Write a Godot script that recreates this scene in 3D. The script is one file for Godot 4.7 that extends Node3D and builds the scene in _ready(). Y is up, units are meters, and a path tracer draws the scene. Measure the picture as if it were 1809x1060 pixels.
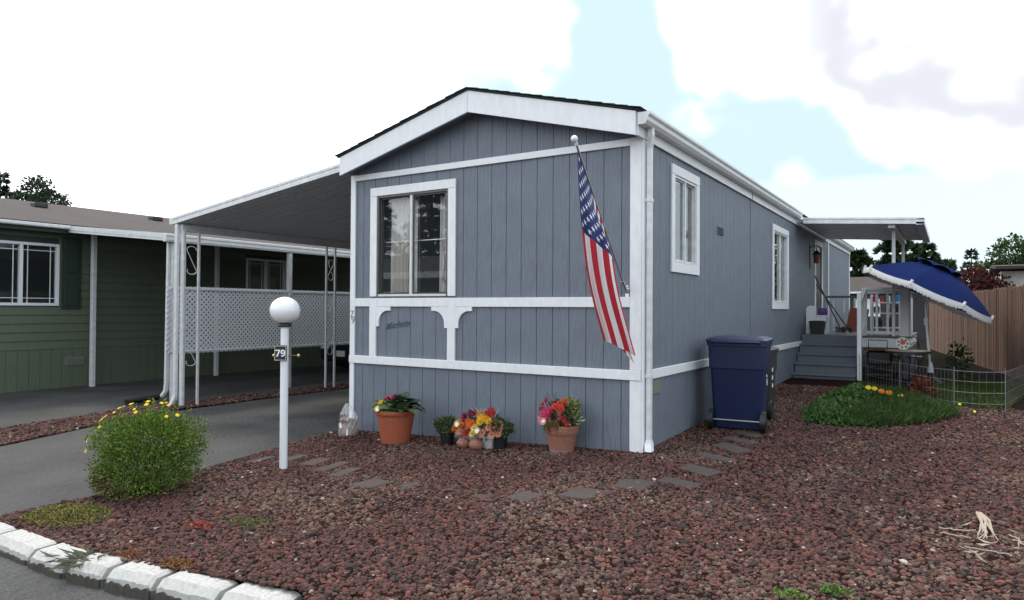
extends Node3D

# ---------------------------------------------------------------- mesh builder
class MB:
	var v := PackedVector3Array()
	var n := PackedVector3Array()
	var c := PackedColorArray()
	var uv := PackedVector2Array()
	var col := Color(1, 1, 1)
	func tri(a: Vector3, b: Vector3, d: Vector3):
		var nn := (b - a).cross(d - a).normalized()
		v.append(a); v.append(d); v.append(b)
		for i in 3:
			n.append(nn); c.append(col); uv.append(Vector2.ZERO)
	func stri(a, na, b, nb, d, nd):
		v.append(a); v.append(d); v.append(b)
		n.append(na); n.append(nd); n.append(nb)
		for i in 3:
			c.append(col); uv.append(Vector2.ZERO)
	func quad(a: Vector3, b: Vector3, d: Vector3, e: Vector3):
		tri(a, b, d); tri(a, d, e)
	func face(pts: Array, inside: Vector3):
		var nn: Vector3 = (pts[1] - pts[0]).cross(pts[2] - pts[0])
		var mid := Vector3.ZERO
		for q in pts: mid += q
		mid /= pts.size()
		var flip := nn.dot(mid - inside) < 0.0
		for i in range(1, pts.size() - 1):
			if flip: tri(pts[0], pts[i + 1], pts[i])
			else: tri(pts[0], pts[i], pts[i + 1])
	# box by centre and size, in the axes of b, edges cut by ch
	func box(ce: Vector3, s: Vector3, ch := 0.0, b := Basis.IDENTITY):
		var h := s * 0.5
		ch = minf(ch, minf(h.x, minf(h.y, h.z)) * 0.9)
		if ch <= 0.0:
			for ax in 3:
				for sg in [-1.0, 1.0]:
					var u := (ax + 1) % 3; var w := (ax + 2) % 3
					var pts := []
					for k in [[-1, -1], [1, -1], [1, 1], [-1, 1]]:
						var q := Vector3.ZERO
						q[ax] = h[ax] * sg; q[u] = h[u] * k[0]; q[w] = h[w] * k[1]
						pts.append(ce + b * q)
					face(pts, ce)
			return
		for ax in 3:
			var u := (ax + 1) % 3; var w := (ax + 2) % 3
			for sg in [-1.0, 1.0]:
				var pts := []
				for k in [[-1, -1], [1, -1], [1, 1], [-1, 1]]:
					var q := Vector3.ZERO
					q[ax] = h[ax] * sg; q[u] = (h[u] - ch) * k[0]; q[w] = (h[w] - ch) * k[1]
					pts.append(ce + b * q)
				face(pts, ce)
			for su in [-1.0, 1.0]:
				for sw in [-1.0, 1.0]:
					var e := []
					for k in [[-1, 0], [1, 0], [1, 1], [-1, 1]]:
						var q := Vector3.ZERO
						q[ax] = (h[ax] - ch) * k[0]
						q[u] = (h[u] - (ch if k[1] == 1 else 0.0)) * su
						q[w] = (h[w] - (0.0 if k[1] == 1 else ch)) * sw
						e.append(ce + b * q)
					face(e, ce)
		for sx in [-1.0, 1.0]:
			for sy in [-1.0, 1.0]:
				for sz in [-1.0, 1.0]:
					face([ce + b * Vector3(h.x * sx, (h.y - ch) * sy, (h.z - ch) * sz), ce + b * Vector3((h.x - ch) * sx, h.y * sy, (h.z - ch) * sz), ce + b * Vector3((h.x - ch) * sx, (h.y - ch) * sy, h.z * sz)], ce)
	func span(a: Vector3, b: Vector3, ch := 0.0):
		box((a + b) * 0.5, (b - a).abs(), ch)
	# bar with a rectangular section from a to b; up hints the second axis
	func bar(a: Vector3, b: Vector3, w: float, t: float, ch := 0.0, up := Vector3.UP):
		var d := (b - a).normalized()
		if absf(d.dot(up)) > 0.99: up = Vector3.RIGHT
		var x := d.cross(up).normalized()
		box((a + b) * 0.5, Vector3(w, (b - a).length(), t), ch, Basis(x, d, x.cross(d)))
	# polygon (2D) pushed along ext; poly point p sits at o + p.x*ux + p.y*uy
	func prism(poly: PackedVector2Array, o: Vector3, ux: Vector3, uy: Vector3, ext: Vector3):
		var idx := Geometry2D.triangulate_polygon(poly)
		var area := 0.0
		for i in poly.size():
			area += poly[i].cross(poly[(i + 1) % poly.size()])
		var nn := ux.cross(uy) * signf(area)
		var back := nn.dot(ext) > 0.0
		for i in range(0, idx.size(), 3):
			var t := [poly[idx[i]], poly[idx[i + 1]], poly[idx[i + 2]]]
			if (t[1] - t[0]).cross(t[2] - t[0]) * area < 0: t.reverse()
			var q := []
			for e in t: q.append(o + ux * e.x + uy * e.y)
			if back:
				tri(q[0], q[2], q[1]); tri(q[0] + ext, q[1] + ext, q[2] + ext)
			else:
				tri(q[0], q[1], q[2]); tri(q[0] + ext, q[2] + ext, q[1] + ext)
		for i in poly.size():
			var a2 := poly[i]; var b2 := poly[(i + 1) % poly.size()]
			var a := o + ux * a2.x + uy * a2.y
			var b := o + ux * b2.x + uy * b2.y
			if back: quad(a, b, b + ext, a + ext)
			else: quad(b, a, a + ext, b + ext)
	func tube(pts: Array, rad, sides := 8, caps := true):
		var rings := []; var nors := []
		var prev := Vector3.ZERO
		for i in pts.size():
			var d: Vector3
			if i == 0: d = pts[1] - pts[0]
			elif i == pts.size() - 1: d = pts[i] - pts[i - 1]
			else: d = pts[i + 1] - pts[i - 1]
			d = d.normalized()
			if prev == Vector3.ZERO:
				prev = d.cross(Vector3.UP if absf(d.y) < 0.9 else Vector3.RIGHT).normalized()
			var x := (prev - d * prev.dot(d)).normalized()
			prev = x
			var y := d.cross(x)
			var r: float = rad[i] if rad is Array else rad
			var ring := []; var nr := []
			for k in sides:
				var a := TAU * k / sides
				var o := x * cos(a) + y * sin(a)
				ring.append(pts[i] + o * r); nr.append(o)
			rings.append(ring); nors.append(nr)
		for i in pts.size() - 1:
			for k in sides:
				var m := (k + 1) % sides
				stri(rings[i][k], nors[i][k], rings[i][m], nors[i][m], rings[i + 1][m], nors[i + 1][m])
				stri(rings[i][k], nors[i][k], rings[i + 1][m], nors[i + 1][m], rings[i + 1][k], nors[i + 1][k])
		if caps:
			var l := pts.size() - 1
			face(rings[0], pts[1]); face(rings[l], pts[l - 1])
	# rings of points, each ring a closed loop; flat shaded
	func loft(rings: Array, cap0 := true, cap1 := true):
		var mid := Vector3.ZERO; var cnt := 0
		for r in rings:
			for q in r:
				mid += q; cnt += 1
		mid /= cnt
		for i in rings.size() - 1:
			var m: int = rings[i].size()
			for k in m:
				var j := (k + 1) % m
				quad(rings[i][k], rings[i][j], rings[i + 1][j], rings[i + 1][k])
		if cap0: face(rings[0], mid)
		if cap1: face(rings[-1], mid)
	# profile of (radius, height) turned round the vertical at o
	func lathe(prof: Array, o: Vector3, sides := 24, sx := 1.0, sz := 1.0):
		var nr := []
		for i in prof.size():
			var t: Vector2 = (prof[mini(i + 1, prof.size() - 1)] - prof[maxi(i - 1, 0)])
			nr.append(Vector2(t.y, -t.x).normalized())
		for i in prof.size() - 1:
			var sharp: bool = prof[i].distance_to(prof[i + 1]) > 0.0
			var seg: Vector2 = prof[i + 1] - prof[i]
			var sn := Vector2(seg.y, -seg.x).normalized()
			for k in sides:
				var a0 := TAU * k / sides; var a1 := TAU * (k + 1) / sides
				var d0 := Vector3(cos(a0) * sx, 0, sin(a0) * sz); var d1 := Vector3(cos(a1) * sx, 0, sin(a1) * sz)
				var n0: Vector2 = nr[i] if nr[i].dot(sn) > 0.8 else sn
				var n1: Vector2 = nr[i + 1] if nr[i + 1].dot(sn) > 0.8 else sn
				var up := Vector3.UP
				var A: Vector3 = o + d0 * prof[i].x + up * prof[i].y; var B: Vector3 = o + d1 * prof[i].x + up * prof[i].y
				var C: Vector3 = o + d1 * prof[i + 1].x + up * prof[i + 1].y; var D: Vector3 = o + d0 * prof[i + 1].x + up * prof[i + 1].y
				var nA := d0 * n0.x + up * n0.y; var nB := d1 * n0.x + up * n0.y
				var nC := d1 * n1.x + up * n1.y; var nD := d0 * n1.x + up * n1.y
				if prof[i].x > 0.0: stri(A, nA, C, nC, B, nB)
				if prof[i + 1].x > 0.0: stri(A, nA, D, nD, C, nC)
	# one leaf: folded along its middle
	func leaf(p: Vector3, dir: Vector3, side: Vector3, l: float, w: float, fold := 0.25):
		var up := dir.cross(side).normalized()
		var tip := p + dir * l - up * l * 0.18
		var m := p + dir * l * 0.5
		var a := m + side * w * 0.5 + up * w * fold
		var b := m - side * w * 0.5 + up * w * fold
		tri(p, tip, a); tri(p, b, tip)
	func mesh() -> ArrayMesh:
		var am := ArrayMesh.new()
		if v.is_empty(): return am
		var arr := []
		arr.resize(Mesh.ARRAY_MAX)
		arr[Mesh.ARRAY_VERTEX] = v; arr[Mesh.ARRAY_NORMAL] = n; arr[Mesh.ARRAY_COLOR] = c; arr[Mesh.ARRAY_TEX_UV] = uv
		am.add_surface_from_arrays(Mesh.PRIMITIVE_TRIANGLES, arr)
		return am

# ---------------------------------------------------------------- scene helpers
var rng := RandomNumberGenerator.new()
var org := {}
var taken := {}
var cache := {}
var M := {}
var slab_polys := []

func numbered(parent: Node, called: String) -> String:
	var k := str(parent.get_instance_id()) + called
	var i: int = taken.get(k, 0)
	taken[k] = i + 1
	return called if i == 0 else "%s_%03d" % [called, i]

func thing(called: String, label: String, category: String, at := Vector3.ZERO, group := "") -> Node3D:
	var o := Node3D.new()
	o.name = numbered(self, called); add_child(o); o.position = at
	org[o] = at
	o.set_meta("label", label); o.set_meta("category", category)
	if group != "": o.set_meta("group", group)
	return o

func put(mb, called: String, m: Material, parent: Node = null) -> MeshInstance3D:
	var o := MeshInstance3D.new()
	if parent == null: parent = self
	o.name = numbered(parent, called)
	var at: Vector3 = org.get(parent, Vector3.ZERO)
	if mb is MB:
		if at != Vector3.ZERO:
			for i in mb.v.size(): mb.v[i] -= at
		o.mesh = mb.mesh()
	else: o.mesh = mb
	o.material_override = m
	parent.add_child(o)
	org[o] = at
	return o

func structure(mb: MB, called: String, m: Material) -> MeshInstance3D:
	var o := put(mb, called, m)
	o.set_meta("kind", "structure")
	return o

func tag(o: Node, label: String, category: String, group := "", kind := ""):
	o.set_meta("label", label); o.set_meta("category", category)
	if group != "": o.set_meta("group", group)
	if kind != "": o.set_meta("kind", kind)

# a box part that shares its mesh with equal boxes
func pbox(parent: Node, called: String, ce: Vector3, s: Vector3, m: Material, ch := 0.0) -> MeshInstance3D:
	var k := "%.4f %.4f %.4f %.4f" % [s.x, s.y, s.z, ch]
	if not cache.has(k):
		var mb := MB.new(); mb.box(Vector3.ZERO, s, ch); cache[k] = mb.mesh()
	var o := MeshInstance3D.new()
	o.name = numbered(parent, called)
	o.mesh = cache[k]; o.material_override = m
	o.position = ce - org.get(parent, Vector3.ZERO)
	if parent is MeshInstance3D: o.position -= Vector3.ZERO
	parent.add_child(o)
	org[o] = ce
	return o

func pspan(parent: Node, called: String, a: Vector3, b: Vector3, m: Material, ch := 0.0) -> MeshInstance3D:
	return pbox(parent, called, (a + b) * 0.5, (b - a).abs(), m, ch)

func pbar(parent: Node, called: String, a: Vector3, b: Vector3, w: float, t: float, m: Material, ch := 0.0, up := Vector3.UP) -> MeshInstance3D:
	var mb := MB.new(); mb.bar(a, b, w, t, ch, up)
	return put(mb, called, m, parent)

func ptube(parent: Node, called: String, pts: Array, r, m: Material, sides := 8) -> MeshInstance3D:
	var mb := MB.new(); mb.tube(pts, r, sides)
	return put(mb, called, m, parent)

func rrect(cx: float, y: float, cz: float, w: float, d: float, r: float, k := 4) -> Array:
	var out := []
	for q in [[1, 1, 0.0], [-1, 1, 0.5], [-1, -1, 1.0], [1, -1, 1.5]]:
		for i in k + 1:
			var a: float = PI * (q[2] + 0.5 * i / k)
			out.append(Vector3(cx + q[0] * (w * 0.5 - r) + cos(a) * r, y, cz + q[1] * (d * 0.5 - r) + sin(a) * r))
	return out

func lin(r: float, g: float, b: float) -> Color:
	return Color(r, g, b).linear_to_srgb()

# ---------------------------------------------------------------- textures and materials
func grey_tex(sd: int, freq: float, lo: float, hi: float, sx := 1.0, sy := 1.0, size := 256, oct := 4) -> ImageTexture:
	var f := FastNoiseLite.new()
	f.seed = sd; f.noise_type = FastNoiseLite.TYPE_SIMPLEX_SMOOTH; f.frequency = freq; f.fractal_octaves = oct
	var im := Image.create(size, size, false, Image.FORMAT_RGB8)
	for y in size:
		for x in size:
			# blended across the seams so that it tiles
			var u := float(x) / size; var w := float(y) / size
			var a := f.get_noise_2d(x * sx, y * sy); var b := f.get_noise_2d((x - size) * sx, y * sy)
			var d := f.get_noise_2d(x * sx, (y - size) * sy); var e := f.get_noise_2d((x - size) * sx, (y - size) * sy)
			var t := lerpf(lerpf(a, b, u), lerpf(d, e, u), w)
			var g := clampf(lerpf(lo, hi, 0.5 + t * 0.9), 0, 1)
			im.set_pixel(x, y, Color(g, g, g))
	im.generate_mipmaps()
	return ImageTexture.create_from_image(im)

# two grey textures laid over each other: coarse one stretched, fine one repeated; with hairline cracks if asked
func layered(coarse: ImageTexture, fine: ImageTexture, size: int, reps: int, cracks: int, sd: int) -> ImageTexture:
	var a := coarse.get_image().duplicate() as Image
	a.clear_mipmaps(); a.resize(size, size, Image.INTERPOLATE_CUBIC)
	var b := fine.get_image().duplicate() as Image
	b.clear_mipmaps(); b.resize(size / reps, size / reps, Image.INTERPOLATE_BILINEAR)
	var bs := size / reps
	for y in size:
		for x in size:
			var g := a.get_pixel(x, y).r * b.get_pixel(x % bs, y % bs).r
			a.set_pixel(x, y, Color(g, g, g))
	var r := RandomNumberGenerator.new(); r.seed = sd
	for k in cracks:
		var p := Vector2(r.randf(), r.randf()) * size; var an := r.randf() * TAU
		for i in r.randi_range(60, 260):
			an += r.randf_range(-0.5, 0.5); p += Vector2(cos(an), sin(an)) * 1.2
			var c := a.get_pixel(posmod(int(p.x), size), posmod(int(p.y), size)).r * 0.5
			a.set_pixel(posmod(int(p.x), size), posmod(int(p.y), size), Color(c, c, c))
	a.generate_mipmaps()
	return ImageTexture.create_from_image(a)

func bump_of(t: ImageTexture, strength: float) -> ImageTexture:
	var im := t.get_image().duplicate() as Image
	im.clear_mipmaps()
	im.convert(Image.FORMAT_RGBA8)
	im.bump_map_to_normal_map(strength)
	im.generate_mipmaps()
	return ImageTexture.create_from_image(im)

func mat(col: Color, rough := 0.7, tex: Texture2D = null, scale := Vector3.ONE, nrm: Texture2D = null, nscale := 1.0, metal := 0.0) -> StandardMaterial3D:
	var m := StandardMaterial3D.new()
	m.albedo_color = col; m.roughness = rough; m.metallic = metal
	if tex != null or nrm != null:
		m.uv1_triplanar = true; m.uv1_world_triplanar = true; m.uv1_scale = scale
	if tex != null: m.albedo_texture = tex
	if nrm != null:
		m.normal_enabled = true; m.normal_texture = nrm; m.normal_scale = nscale
	return m

func vmat(rough := 0.7, back := Color(0, 0, 0)) -> StandardMaterial3D:
	var m := StandardMaterial3D.new()
	m.vertex_color_use_as_albedo = true; m.roughness = rough; m.cull_mode = BaseMaterial3D.CULL_DISABLED
	if back != Color(0, 0, 0):
		m.backlight_enabled = true; m.backlight = back
	return m

func make_materials():
	var grain := grey_tex(3, 0.05, 0.90, 1.0, 1.6, 0.10, 512)
	var blot := grey_tex(5, 0.02, 0.86, 1.0, 1, 1, 256)
	var fine := grey_tex(8, 0.25, 0.6, 1.0, 1, 1, 256)
	var emboss := bump_of(grey_tex(9, 0.06, 0.0, 1.0, 2.0, 0.22, 512), 5.0)
	var rough_n := bump_of(grey_tex(12, 0.3, 0.0, 1.0, 1, 1, 256), 6.0)
	var weather := layered(grey_tex(14, 0.02, 0.93, 1.0, 1, 1, 256, 5), grain, 1024, 2, 0, 1)
	M.siding = mat(lin(0.170, 0.198, 0.242), 0.6, weather, Vector3(0.5, 0.5, 0.5), emboss, 0.4)
	M.white = mat(lin(0.79, 0.80, 0.82), 0.5, grey_tex(21, 0.03, 0.955, 1.0, 1, 0.35, 256), Vector3(1.3, 1.3, 1.3), emboss, 0.4)
	M.white_metal = mat(lin(0.72, 0.73, 0.74), 0.35, grey_tex(22, 0.03, 0.88, 1.0), Vector3(0.9, 0.9, 0.9))
	M.white_plastic = mat(lin(0.74, 0.75, 0.78), 0.4)
	M.backing = mat(lin(0.06, 0.075, 0.095), 0.8)
	M.room = mat(lin(0.16, 0.14, 0.12), 0.8)
	M.shingle = mat(lin(0.035, 0.045, 0.05), 0.9, fine, Vector3(3, 3, 3), rough_n, 0.6)
	M.roof_brown = mat(lin(0.095, 0.072, 0.066), 0.95, grey_tex(31, 0.08, 0.6, 1.0, 1.0, 1.0, 512, 5), Vector3(0.7, 0.7, 0.7), rough_n, 0.6)
	var paving := layered(grey_tex(41, 0.018, 0.70, 1.05, 1, 1, 256, 5), grey_tex(43, 0.35, 0.45, 1.05, 1, 1, 256, 3), 1024, 4, 14, 3)
	M.asphalt = mat(lin(0.115, 0.112, 0.110), 0.9, paving, Vector3(0.15, 0.15, 0.15), rough_n, 0.14)
	M.asphalt_new = mat(lin(0.108, 0.104, 0.103), 0.88, paving, Vector3(0.17, 0.17, 0.17), rough_n, 0.14)
	M.bed = mat(lin(0.035, 0.019, 0.016), 1.0, fine, Vector3(4, 4, 4), rough_n, 1.0)
	M.soil = mat(lin(0.03, 0.026, 0.022), 1.0, fine, Vector3(2, 2, 2), rough_n, 1.0)
	M.soil.metallic_specular = 0.1; M.bed.metallic_specular = 0.1
	M.earth = mat(lin(0.09, 0.085, 0.07), 1.0, fine, Vector3(0.3, 0.3, 0.3))
	M.green = mat(lin(0.112, 0.138, 0.092), 0.75, grain, Vector3(0.8, 0.8, 0.8))
	M.green_dark = mat(lin(0.022, 0.042, 0.027), 0.6, blot, Vector3(1, 1, 1))
	M.vent = mat(lin(0.16, 0.16, 0.13), 0.7)
	M.terracotta = mat(lin(0.43, 0.105, 0.050), 0.75, grey_tex(51, 0.03, 0.82, 1.0), Vector3(2.5, 2.5, 2.5), rough_n, 0.15)
	M.terracotta_pale = mat(lin(0.38, 0.16, 0.11), 0.85, grey_tex(52, 0.05, 0.7, 1.0), Vector3(3, 3, 3), rough_n, 0.2)
	M.lime_stain = mat(lin(0.42, 0.27, 0.24), 0.95, grey_tex(53, 0.09, 0.6, 1.0), Vector3(4, 4, 4))
	M.black_plastic = mat(lin(0.012, 0.012, 0.013), 0.45)
	M.grey_plastic = mat(lin(0.020, 0.021, 0.024), 0.5)
	M.blue_plastic = mat(lin(0.006, 0.016, 0.070), 0.42, blot, Vector3(2, 2, 2))
	M.stone_white = mat(lin(0.55, 0.55, 0.52), 0.8, grey_tex(55, 0.05, 0.7, 1.0), Vector3(3, 3, 3))
	M.kerb = mat(lin(0.50, 0.49, 0.465), 0.85, grey_tex(61, 0.03, 0.80, 1.03, 1, 1, 512, 6), Vector3(2.2, 2.2, 2.2), rough_n, 0.12)
	M.kerb_raw = mat(lin(0.10, 0.09, 0.07), 0.95, fine, Vector3(3, 3, 3), rough_n, 0.8)
	M.slab = mat(lin(0.098, 0.072, 0.064), 0.92, grey_tex(65, 0.1, 0.65, 1.0, 1, 1, 256, 5), Vector3(2, 2, 2), rough_n, 0.7)
	M.deck = mat(lin(0.115, 0.13, 0.155), 0.7, grain, Vector3(1, 1, 1))
	M.wood = mat(lin(0.20, 0.100, 0.052), 0.85, grey_tex(71, 0.05, 0.5, 1.0, 2.2, 0.12, 512), Vector3(0.9, 0.9, 0.9), emboss, 0.5)
	M.wood2 = mat(lin(0.145, 0.070, 0.038), 0.85, grey_tex(72, 0.05, 0.5, 1.0, 2.2, 0.12, 512), Vector3(0.8, 0.8, 0.8), emboss, 0.5)
	M.wood3 = mat(lin(0.245, 0.130, 0.075), 0.85, grey_tex(73, 0.05, 0.5, 1.0, 2.2, 0.12, 512), Vector3(1.0, 1.0, 1.0), emboss, 0.5)
	M.chrome = mat(lin(0.55, 0.55, 0.56), 0.25, null, Vector3.ONE, null, 1.0, 1.0)
	M.steel = mat(lin(0.35, 0.35, 0.35), 0.45, null, Vector3.ONE, null, 1.0, 0.8)
	M.brass = mat(lin(0.45, 0.30, 0.12), 0.35, null, Vector3.ONE, null, 1.0, 0.9)
	M.iron = mat(lin(0.015, 0.014, 0.013), 0.5)
	M.bronze = mat(lin(0.09, 0.085, 0.08), 0.4, null, Vector3.ONE, null, 1.0, 0.3)
	M.globe = mat(lin(0.80, 0.80, 0.82), 0.18)
	M.globe.clearcoat_enabled = true; M.globe.clearcoat = 0.6; M.globe.clearcoat_roughness = 0.08
	M.ink = mat(lin(0.012, 0.012, 0.014), 0.5)
	M.lettering = mat(lin(0.8, 0.8, 0.8), 0.5)
	M.emblem = mat(lin(0.08, 0.095, 0.12), 0.4, null, Vector3.ONE, null, 1.0, 0.4)
	M.curtain = mat(lin(0.70, 0.70, 0.66), 0.9, grey_tex(81, 0.2, 0.8, 1.0, 1, 1), Vector3(3, 3, 3))
	M.curtain.cull_mode = BaseMaterial3D.CULL_DISABLED
	M.curtain.backlight_enabled = true; M.curtain.backlight = Color(0.5, 0.5, 0.48)
	M.lace = mat(lin(0.58, 0.53, 0.47), 0.95, grey_tex(82, 0.3, 0.6, 1.0, 1, 1), Vector3(5, 5, 5))
	M.lace.cull_mode = BaseMaterial3D.CULL_DISABLED
	M.glass = mat(Color(0.5, 0.55, 0.55, 0.03), 0.0)
	M.glass.transparency = BaseMaterial3D.TRANSPARENCY_ALPHA; M.glass.metallic_specular = 0.9
	M.plastic_bag = mat(Color(0.95, 0.95, 0.97, 0.16), 0.12)
	M.plastic_bag.transparency = BaseMaterial3D.TRANSPARENCY_ALPHA; M.plastic_bag.cull_mode = BaseMaterial3D.CULL_DISABLED
	M.tan = mat(lin(0.30, 0.21, 0.13), 0.8, fine, Vector3(6, 6, 6))
	M.navy = mat(lin(0.011, 0.025, 0.125), 0.9, fine, Vector3(6, 6, 6))
	M.navy.metallic_specular = 0.15
	M.roof_dark = mat(lin(0.045, 0.03, 0.025), 0.9, blot, Vector3(1, 1, 1))
	M.navy.cull_mode = BaseMaterial3D.CULL_DISABLED
	M.fringe = mat(lin(0.72, 0.72, 0.72), 0.9)
	M.fringe.cull_mode = BaseMaterial3D.CULL_DISABLED
	M.red = mat(lin(0.45, 0.02, 0.025), 0.5)
	M.purple = mat(lin(0.09, 0.03, 0.20), 0.6)
	M.sky_blue = mat(lin(0.03, 0.20, 0.42), 0.5)
	M.rust_panel = mat(lin(0.20, 0.055, 0.03), 0.8, blot, Vector3(2, 2, 2))
	M.bark = mat(lin(0.07, 0.05, 0.038), 0.95, fine, Vector3(2, 2, 2))
	M.drift = mat(lin(0.40, 0.33, 0.26), 0.9, grain, Vector3(4, 4, 4))
	M.cream = mat(lin(0.62, 0.60, 0.56), 0.8, blot, Vector3(0.6, 0.6, 0.6))
	M.leaf = vmat(0.8, Color(0.20, 0.26, 0.10))
	M.leaf.metallic_specular = 0.3
	M.petal = vmat(0.75, Color(0.25, 0.2, 0.15))
	M.pebble = vmat(0.95)
	M.car = mat(lin(0.018, 0.02, 0.024), 0.25)
	M.lamp_lens = mat(lin(0.75, 0.75, 0.75), 0.15)
	M.mosaic = mat(lin(0.42, 0.34, 0.25), 0.5, grey_tex(91, 0.12, 0.45, 1.0), Vector3(3, 3, 3))

# ---------------------------------------------------------------- sky
func smooth(a: float, b: float, x: float) -> float:
	return smoothstep(a, b, x)

func make_sky() -> ImageTexture:
	var w := 1024; var h := 512
	var im := Image.create(w, h, false, Image.FORMAT_RGBF)
	var f := FastNoiseLite.new()
	f.seed = 17; f.noise_type = FastNoiseLite.TYPE_SIMPLEX_SMOOTH; f.frequency = 1.0; f.fractal_octaves = 5
	var yaw := 0.56513
	var knots := [Vector2(11.0, 26.0), Vector2(12.2, 21.5), Vector2(13.5, 17.5), Vector2(15.8, 15.4), Vector2(24.0, 14.2), Vector2(27.0, 10.2), Vector2(31.0, 9.2), Vector2(34.0, 7.2), Vector2(40.0, 6.0)]
	for j in h:
		var el := PI * (0.5 - (j + 0.5) / h)
		for i in w:
			var az := wrapf(TAU * (i + 0.5) / w, -PI, PI)           # 0 is -z, positive towards +x
			var d := Vector3(sin(az) * cos(el), sin(el), -cos(az) * cos(el))
			if el < -0.02:
				im.set_pixel(i, j, Color(0.13, 0.12, 0.11)); continue
			var rel := rad_to_deg(wrapf(az + yaw, -PI, PI))   # degrees right of the view axis
			var e := rad_to_deg(maxf(el, 0.0))
			var nz := f.get_noise_3d(d.x * 3.0, d.y * 4.5, d.z * 3.0)
			var n2 := f.get_noise_3d(d.x * 9.0 + 9.0, d.y * 13.0, d.z * 9.0)
			var blue := Color(0.57, 0.735, 0.775).lerp(Color(0.575, 0.69, 0.725), exp(-e / 6.0))
			if e > 30.0: blue = blue.lerp(Color(0.36, 0.60, 0.80), smooth(30.0, 85.0, e))
			# white haze filling the left, with a cloud above it that reaches further right
			var left := smooth(-1.0, -16.0, rel + nz * 3.0) * smooth(-165.0, -120.0, rel)
			left = maxf(left, smooth(4.6, 3.2, rel + nz * 2.0 + n2 * 2.0) * smooth(18.2, 20.0, e + nz * 2.0 + n2 * 2.5) * smooth(-165.0, -120.0, rel))
			# cumulus at the upper right; its lower edge falls to the right
			var edge := 30.0
			for k in knots.size() - 1:
				if rel >= knots[k].x and rel < knots[k + 1].x: edge = lerpf(knots[k].y, knots[k + 1].y, (rel - knots[k].x) / (knots[k + 1].x - knots[k].x))
			if rel >= 40.0: edge = 6.0 + (rel - 40.0) * 0.25
			var over := e - edge - 1.2 + nz * 2.0 + n2 * 2.6
			var cum := smooth(-0.9, 1.5, over) * smooth(110.0, 75.0, rel) if rel > 11.0 else 0.0
			var wisps := smooth(0.22, 0.5, nz + n2 * 0.5) * 0.5
			# the rest of the dome: broken cloud
			var rest := smooth(-0.12, 0.22, nz + n2 * 0.35) * maxf(smooth(75.0, 110.0, absf(rel)), smooth(34.0, 50.0, e))
			var cl := clampf(maxf(maxf(left, cum), maxf(rest, wisps)), 0.0, 1.0)
			var white := Color(1.66, 1.73, 1.85)
			if cum > 0.0:   # grey underside of the cumulus
				var belly := smooth(0.8, 4.0, over + n2) * smooth(16.0, 25.0, rel) * smooth(11.5, 6.0, over + n2 * 2.5)
				white = white.lerp(Color(0.60, 0.61, 0.67), belly * 0.95)
			im.set_pixel(i, j, blue.lerp(white, cl))
	return ImageTexture.create_from_image(im)

# ---------------------------------------------------------------- ground
func gh(x: float, z: float) -> float:
	var y := 0.041 * clampf(x, -4.1, 0.0)
	y += 0.0185 * clampf(-z, 0.0, 8.0) * smoothstep(-4.0, -0.3, x)
	y -= 0.016 * clampf(z, 0.0, 6.0)
	return y

func on_ground(x: float, z: float, up := 0.0) -> Vector3:
	return Vector3(x, gh(x, z) + up, z)

func sheet(poly: PackedVector2Array, cell: float, up: float, bump := 0.0, sd := 1, flat := INF) -> MB:
	var mb := MB.new()
	var f := FastNoiseLite.new(); f.seed = sd; f.frequency = 0.9
	var lo := poly[0]; var hi := poly[0]
	for q in poly:
		lo = lo.min(q); hi = hi.max(q)
	var x := lo.x
	while x < hi.x:
		var z := lo.y
		while z < hi.y:
			var sq := PackedVector2Array([Vector2(x, z), Vector2(x + cell, z), Vector2(x + cell, z + cell), Vector2(x, z + cell)])
			for piece in Geometry2D.intersect_polygons(sq, poly):
				var idx := Geometry2D.triangulate_polygon(piece)
				for i in range(0, idx.size(), 3):
					var t := []
					for k in 3:
						var q: Vector2 = piece[idx[i + k]]
						var y := flat if flat != INF else gh(q.x, q.y)
						t.append(Vector3(q.x, y + up + bump * f.get_noise_2d(q.x, q.y), q.y))
					if (t[1] - t[0]).cross(t[2] - t[0]).y < 0: mb.tri(t[0], t[2], t[1])
					else: mb.tri(t[0], t[1], t[2])
			z += cell
		x += cell
	return mb

func stone_mesh(sd: int) -> ArrayMesh:
	rng.seed = sd
	var ico := []
	var g := (1.0 + sqrt(5.0)) / 2.0
	for s in [-1.0, 1.0]:
		for t in [-g, g]:
			ico.append(Vector3(0, s, t)); ico.append(Vector3(s, t, 0)); ico.append(Vector3(t, 0, s))
	for i in ico.size():
		ico[i] = ico[i].normalized() * rng.randf_range(0.78, 1.15) * Vector3(1.15, 0.72, 0.92)
	var mb := MB.new()
	for i in 12:
		for j in range(i + 1, 12):
			for k in range(j + 1, 12):
				var a: Vector3 = ico[i]; var b: Vector3 = ico[j]; var c: Vector3 = ico[k]
				var base := [Vector3.ZERO, Vector3.ZERO, Vector3.ZERO]
				var u := [i, j, k]
				for m in 3: base[m] = unit_ico(u[m])
				if base[0].distance_to(base[1]) < 1.2 and base[1].distance_to(base[2]) < 1.2 and base[0].distance_to(base[2]) < 1.2:
					mb.face([a, b, c], Vector3.ZERO)
	return mb.mesh()

func unit_ico(i: int) -> Vector3:
	var g := (1.0 + sqrt(5.0)) / 2.0
	var l := []
	for s in [-1.0, 1.0]:
		for t in [-g, g]:
			l.append(Vector3(0, s, t)); l.append(Vector3(s, t, 0)); l.append(Vector3(t, 0, s))
	return l[i].normalized()

func on_slab(q: Vector2) -> bool:
	for b in slab_polys:
		if Geometry2D.is_point_in_polygon(q, b): return true
	return false

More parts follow.
